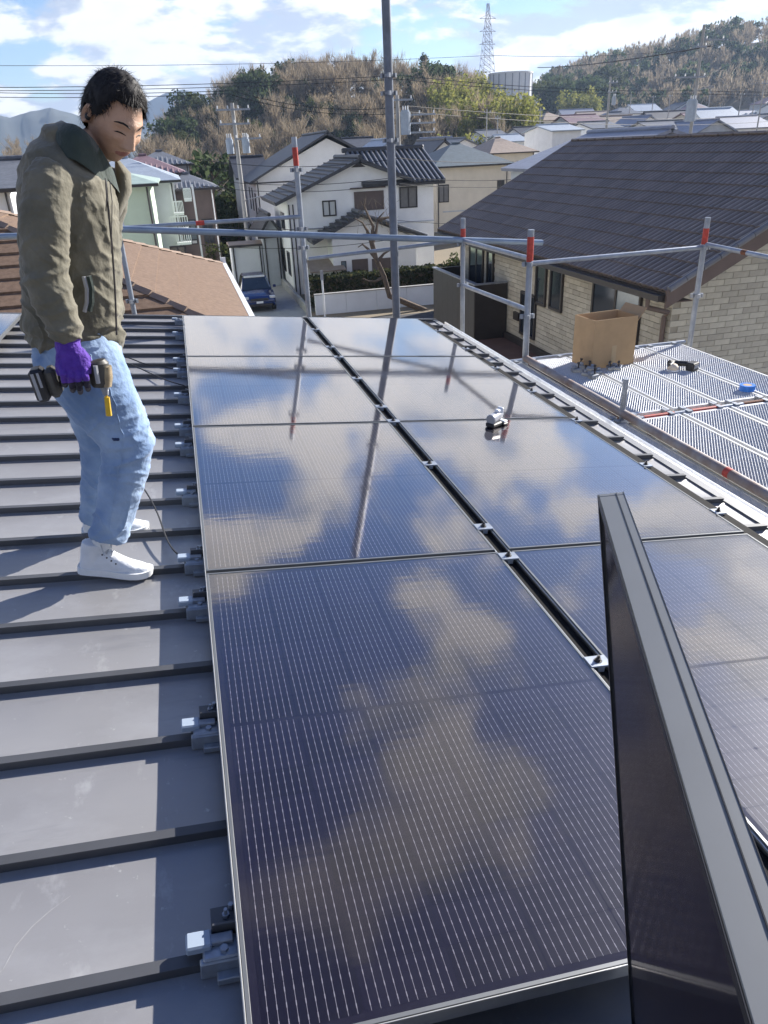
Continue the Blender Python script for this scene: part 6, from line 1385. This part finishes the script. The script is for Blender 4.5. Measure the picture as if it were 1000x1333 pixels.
# --- sneakers
def shoe(heel, toe, nrm, hi, label=None):
    ax = (toe-heel); Ln = ax.length; ax.normalize(); nrm = (nrm-ax*nrm.dot(ax)).normalized(); sd_ = nrm.cross(ax)
    def W(l, s, h): return heel+ax*(l*Ln)+sd_*s+nrm*h
    so = MB(); n = 16; st = [(0, .020, .004), (.015, .028, .001), (.05, .034, 0), (.15, .036, 0), (.3, .036, 0), (.45, .038, 0), (.6, .044, 0), (.72, .047, .001), (.82, .046, .003), (.89, .041, .006), (.94, .034, .009), (.98, .024, .012), (1.0, .010, .015)]
    for l, w, r in st: so.v += [tuple(W(l, -w, r)), tuple(W(l, w, r)), tuple(W(l, w*1.03, r+.028)), tuple(W(l, -w*1.03, r+.028))]
    for i in range(len(st)-1):
        for k in range(4): so.f.append((i*4+k, (i+1)*4+k, (i+1)*4+(k+1) % 4, i*4+(k+1) % 4))
    so.f += [(3, 2, 1, 0), tuple((len(st)-1)*4+k for k in range(4))]; so.mi = [0]*len(so.f)
    up = MB()
    def ring(l, h0, w, h, lean=0): return [(W(l+lean*0, 0, h0), w, h)]
    sec = [(.03, .030, .05, .045), (.12, .033, .085, .05), (.28, .036, .10, .055), (.44, .037, .082, .05), (.60, .040, .058, .04), (.75, .041, .042, .03), (.88, .036, .033, .024), (.96, .024, .028, .018)]
    vs = []; n = 14
    for l, w, top, sh in sec:
        for k in range(n):
            t = pi*k/(n-1); vs.append(W(l, -w*cos(t)*(1 if 0 < k < n-1 else 1), .020+(top-.0)*max(0, sin(t))**.75))
    fs = [(i*n+k, (i+1)*n+k, (i+1)*n+k+1, i*n+k+1) for i in range(len(sec)-1) for k in range(n-1)]
    fs += [tuple(range(n)), tuple((len(sec)-1)*n+k for k in range(n-1, -1, -1))] + [(i*n, i*n+n-1, (i+1)*n+n-1, (i+1)*n) for i in range(len(sec)-1)]
    up.add(vs, fs); ell(up, [(W(.20, 0, .05), .050, .036), (W(.20, 0, .10), .048, .036), (W(.21, 0, .10+hi), .047, .038)], 18)
    ume = remesh(up, .005, 3, [MT['canvas']], 'shoe'); displace(ume, lambda p, q: .0018*noise.noise(p*30)); u = pl(ume, 'shoe')
    sme = so.mesh('sole', MT['sole']); sme.polygons.foreach_set('use_smooth', [True]*len(sme.polygons)); sme.set_sharp_from_angle(angle=radians(50)); pl(sme, 'sole', person).parent = u
    la = MB()
    for k in range(6):
        l = .34+.055*k; h = .125-.013*k; la.path([W(l, -.026, h-.012), W(l+.012, 0, h+.004), W(l, .026, h-.012)], .0032, 5)
    la.path([W(.36, 0, .135), W(.32, -.03, .14), W(.38, -.05, .105)], .0022, 5); la.path([W(.36, 0, .135), W(.42, .02, .13), W(.46, -.035, .10)], .0022, 5)
    lme = la.mesh('laces', MT['wall_grey']); lo = pl(lme, 'laces', u)
    tg_ = MB(); tg_.path([W(.33, 0, .11), W(.29, 0, .15), W(.27, 0, .165+hi*.4)], [.03, .032, .026], 10); tme = tg_.mesh('tongue', MT['canvas']); pl(tme, 'tongue', u)
    ey = MB()
    for k in range(5): ey.tube(W(.34+.06*k, -.032, .098-.012*k), W(.34+.06*k, -.0345, .099-.012*k), .0035, 8)
    eme = ey.mesh('eyelets', MT['trim_dark']); pl(eme, 'eyelets', u)
    return u
rn = Vector((sin(SL), 0, cos(SL)))
toe = RM @ roofpt(199, 750, ROOF_N+.004); heel = RM @ roofpt(107, 743, ROOF_N+.03); heel = toe+(heel-toe).normalized()*.285
shoe(heel, toe, rn, .035)
toe2 = RM @ roofpt(195, 691, ROOF_N+.003); heel2 = RM @ roofpt(100, 697, ROOF_N+.003); heel2 = toe2+(heel2-toe2).normalized()*.285
shoe(heel2, toe2, rn, .03)
# --- gloved right hand round the driver's handle
m = MB(); YG = 2.60
ell(m, [(q_(88, 438, 2.63), .040, .036), (q_(88, 447, 2.625), .041, .036), (q_(90, 456, 2.615), .042, .033), (q_(94, 468, 2.605), .055, .030), (q_(96, 480, 2.59), .058, .026), (q_(97, 488, 2.585), .054, .020)], 18)
for i, (x, ln) in enumerate(((81, 17), (91, 22), (101, 24), (111, 21))):
    a = q_(x-1, 478, 2.585); b = q_(x+1, 478+ln*.6, 2.560); c = q_(x+3, 478+ln*1.15, 2.572); d = q_(x+4, 478+ln*1.35, 2.605); e = q_(x+4, 478+ln*1.25, 2.632)
    ell(m, [(a, .0125, .0135), (b, .0108, .0125), (c, .0102, .0118), (d, .0095, .0108), (e, .008, .009)], 12)
ell(m, [(q_(104, 458, 2.61), .018, .018), (q_(112, 466, 2.625), .0155, .0155), (q_(118, 478, 2.64), .0135, .0135), (q_(119, 488, 2.65), .011, .011)], 12)
me = remesh(m, .0026, 1, [MT['glove'], MT['glove_tip']], 'glove')
displace(me, lambda p, n_: .0014*noise.noise(p*60)+.0016*fold(p, Vector((.1, 0, 1)), 60, 10, 2.2)*gs(p.z-q_(88, 447, 2.62).z, .03))
zt_ = q_(95, 497, 2.57).z
for pgn in me.polygons:
    if pgn.center.z < zt_+.004*noise.noise(pgn.center*40): pgn.material_index = 1
pl(me, 'glove')
# --- the driver
dv = thing('cordless_driver', 'dark cordless driver pointing down with a yellow bit, held in the purple glove', 'power tool', Matrix.Translation(q_(130, 488, 2.61))); DO = dv.matrix_world.translation.copy(); TD = Matrix.Translation(-DO)
def dvb(m, nm, mt, par=dv, smooth=True):
    m.v = [tuple(Vector(v)-DO) for v in m.v]; return m.build(nm, MT[mt], par, smooth=smooth)
def tw_(pts, nm, mt, n=18):
    m = MB(); ell(m, pts, n); return dvb(m, nm, mt)
YD = 2.615
mh = tw_([(q_(127, 469, YD), .024, .024), (q_(128, 472, YD), .033, .033), (q_(129, 485, YD), .035, .034), (q_(131, 497, YD), .034, .033), (q_(132, 502, YD), .028, .028)], 'motor_housing', 'tool_olive')
tw_([(q_(139, 476, YD-.004), .016, .022), (q_(139, 490, YD-.004), .020, .026), (q_(138.5, 502, YD-.004), .018, .024)], 'hammer_case', 'tool_tan')
m = MB(); a, b = q_(124, 476, YD-.035), q_(128, 499, YD-.036); m.path([a, b], .008, 6); dvb(m, 'side_label', 'plastic_grey')
tw_([(q_(136, 503, YD), .017, .017), (q_(137, 508, YD), .012, .012), (q_(138, 514, YD), .009, .009)], 'chuck', 'galvanised_dull')
m = MB(); m.tube(q_(138.5, 514, YD), q_(139.5, 519, YD), .0045, 6); m.tube(q_(139.2, 517, YD), q_(142, 541, YD), .0095, 8, .0105); dvb(m, 'driver_bit', 'yellow', smooth=False)
tw_([(q_(122, 484, YD), .024, .020), (q_(108, 488, YD+.012), .020, .018), (q_(90, 492, YD+.015), .021, .018), (q_(76, 495, YD+.01), .026, .022)], 'handle', 'plastic_black')
c = q_(62, 498, YD); hx = (q_(76, 495, YD)-q_(50, 500, YD)).normalized(); hz_ = Vector((0, 1, 0)); hy = hx.cross(hz_).normalized(); BM = Matrix(((hx.x, hy.x, hz_.x, c.x), (hx.y, hy.y, hz_.y, c.y), (hx.z, hy.z, hz_.z, c.z), (0, 0, 0, 1)))
m = MB(); m.bev((-.045, -.055, -.036), (.0, .055, .036), .010, BM); bt = dvb(m, 'battery', 'plastic_black', smooth=False)
m = MB(); m.bev((.001, -.050, -.036), (.038, .050, .036), .012, BM); dvb(m, 'battery_mount', 'tool_olive', smooth=False)
m = MB(); m.box((-.036, -.045, -.0375), (-.026, .045, -.0365), BM); m.box((-.018, -.005, -.0375), (-.010, .045, -.0365), BM); dvb(m, 'battery_label', 'plastic_grey', bt, False)
m = MB(); m.bev((.116, 0, 0), (.117, .01, .01), .0002) if False else None
# ------------------------------------------------------------------ haze
hz = MB(); hz.box((-2500, -2500, -40), (2500, 2560, 300))
hm = bpy.data.materials.new('haze'); hm.use_nodes = True; ht = hm.node_tree; ht.nodes.clear()
ho = ht.nodes.new('ShaderNodeOutputMaterial'); hv = ht.nodes.new('ShaderNodeVolumePrincipled'); hv.inputs['Density'].default_value = HAZE; hv.inputs['Color'].default_value = (0.52, 0.70, 1.0, 1); hv.inputs['Anisotropy'].default_value = 0.2
ht.links.new(hv.outputs[0], ho.inputs['Volume'])
o = hz.build('haze', hm); o['kind'] = 'stuff'
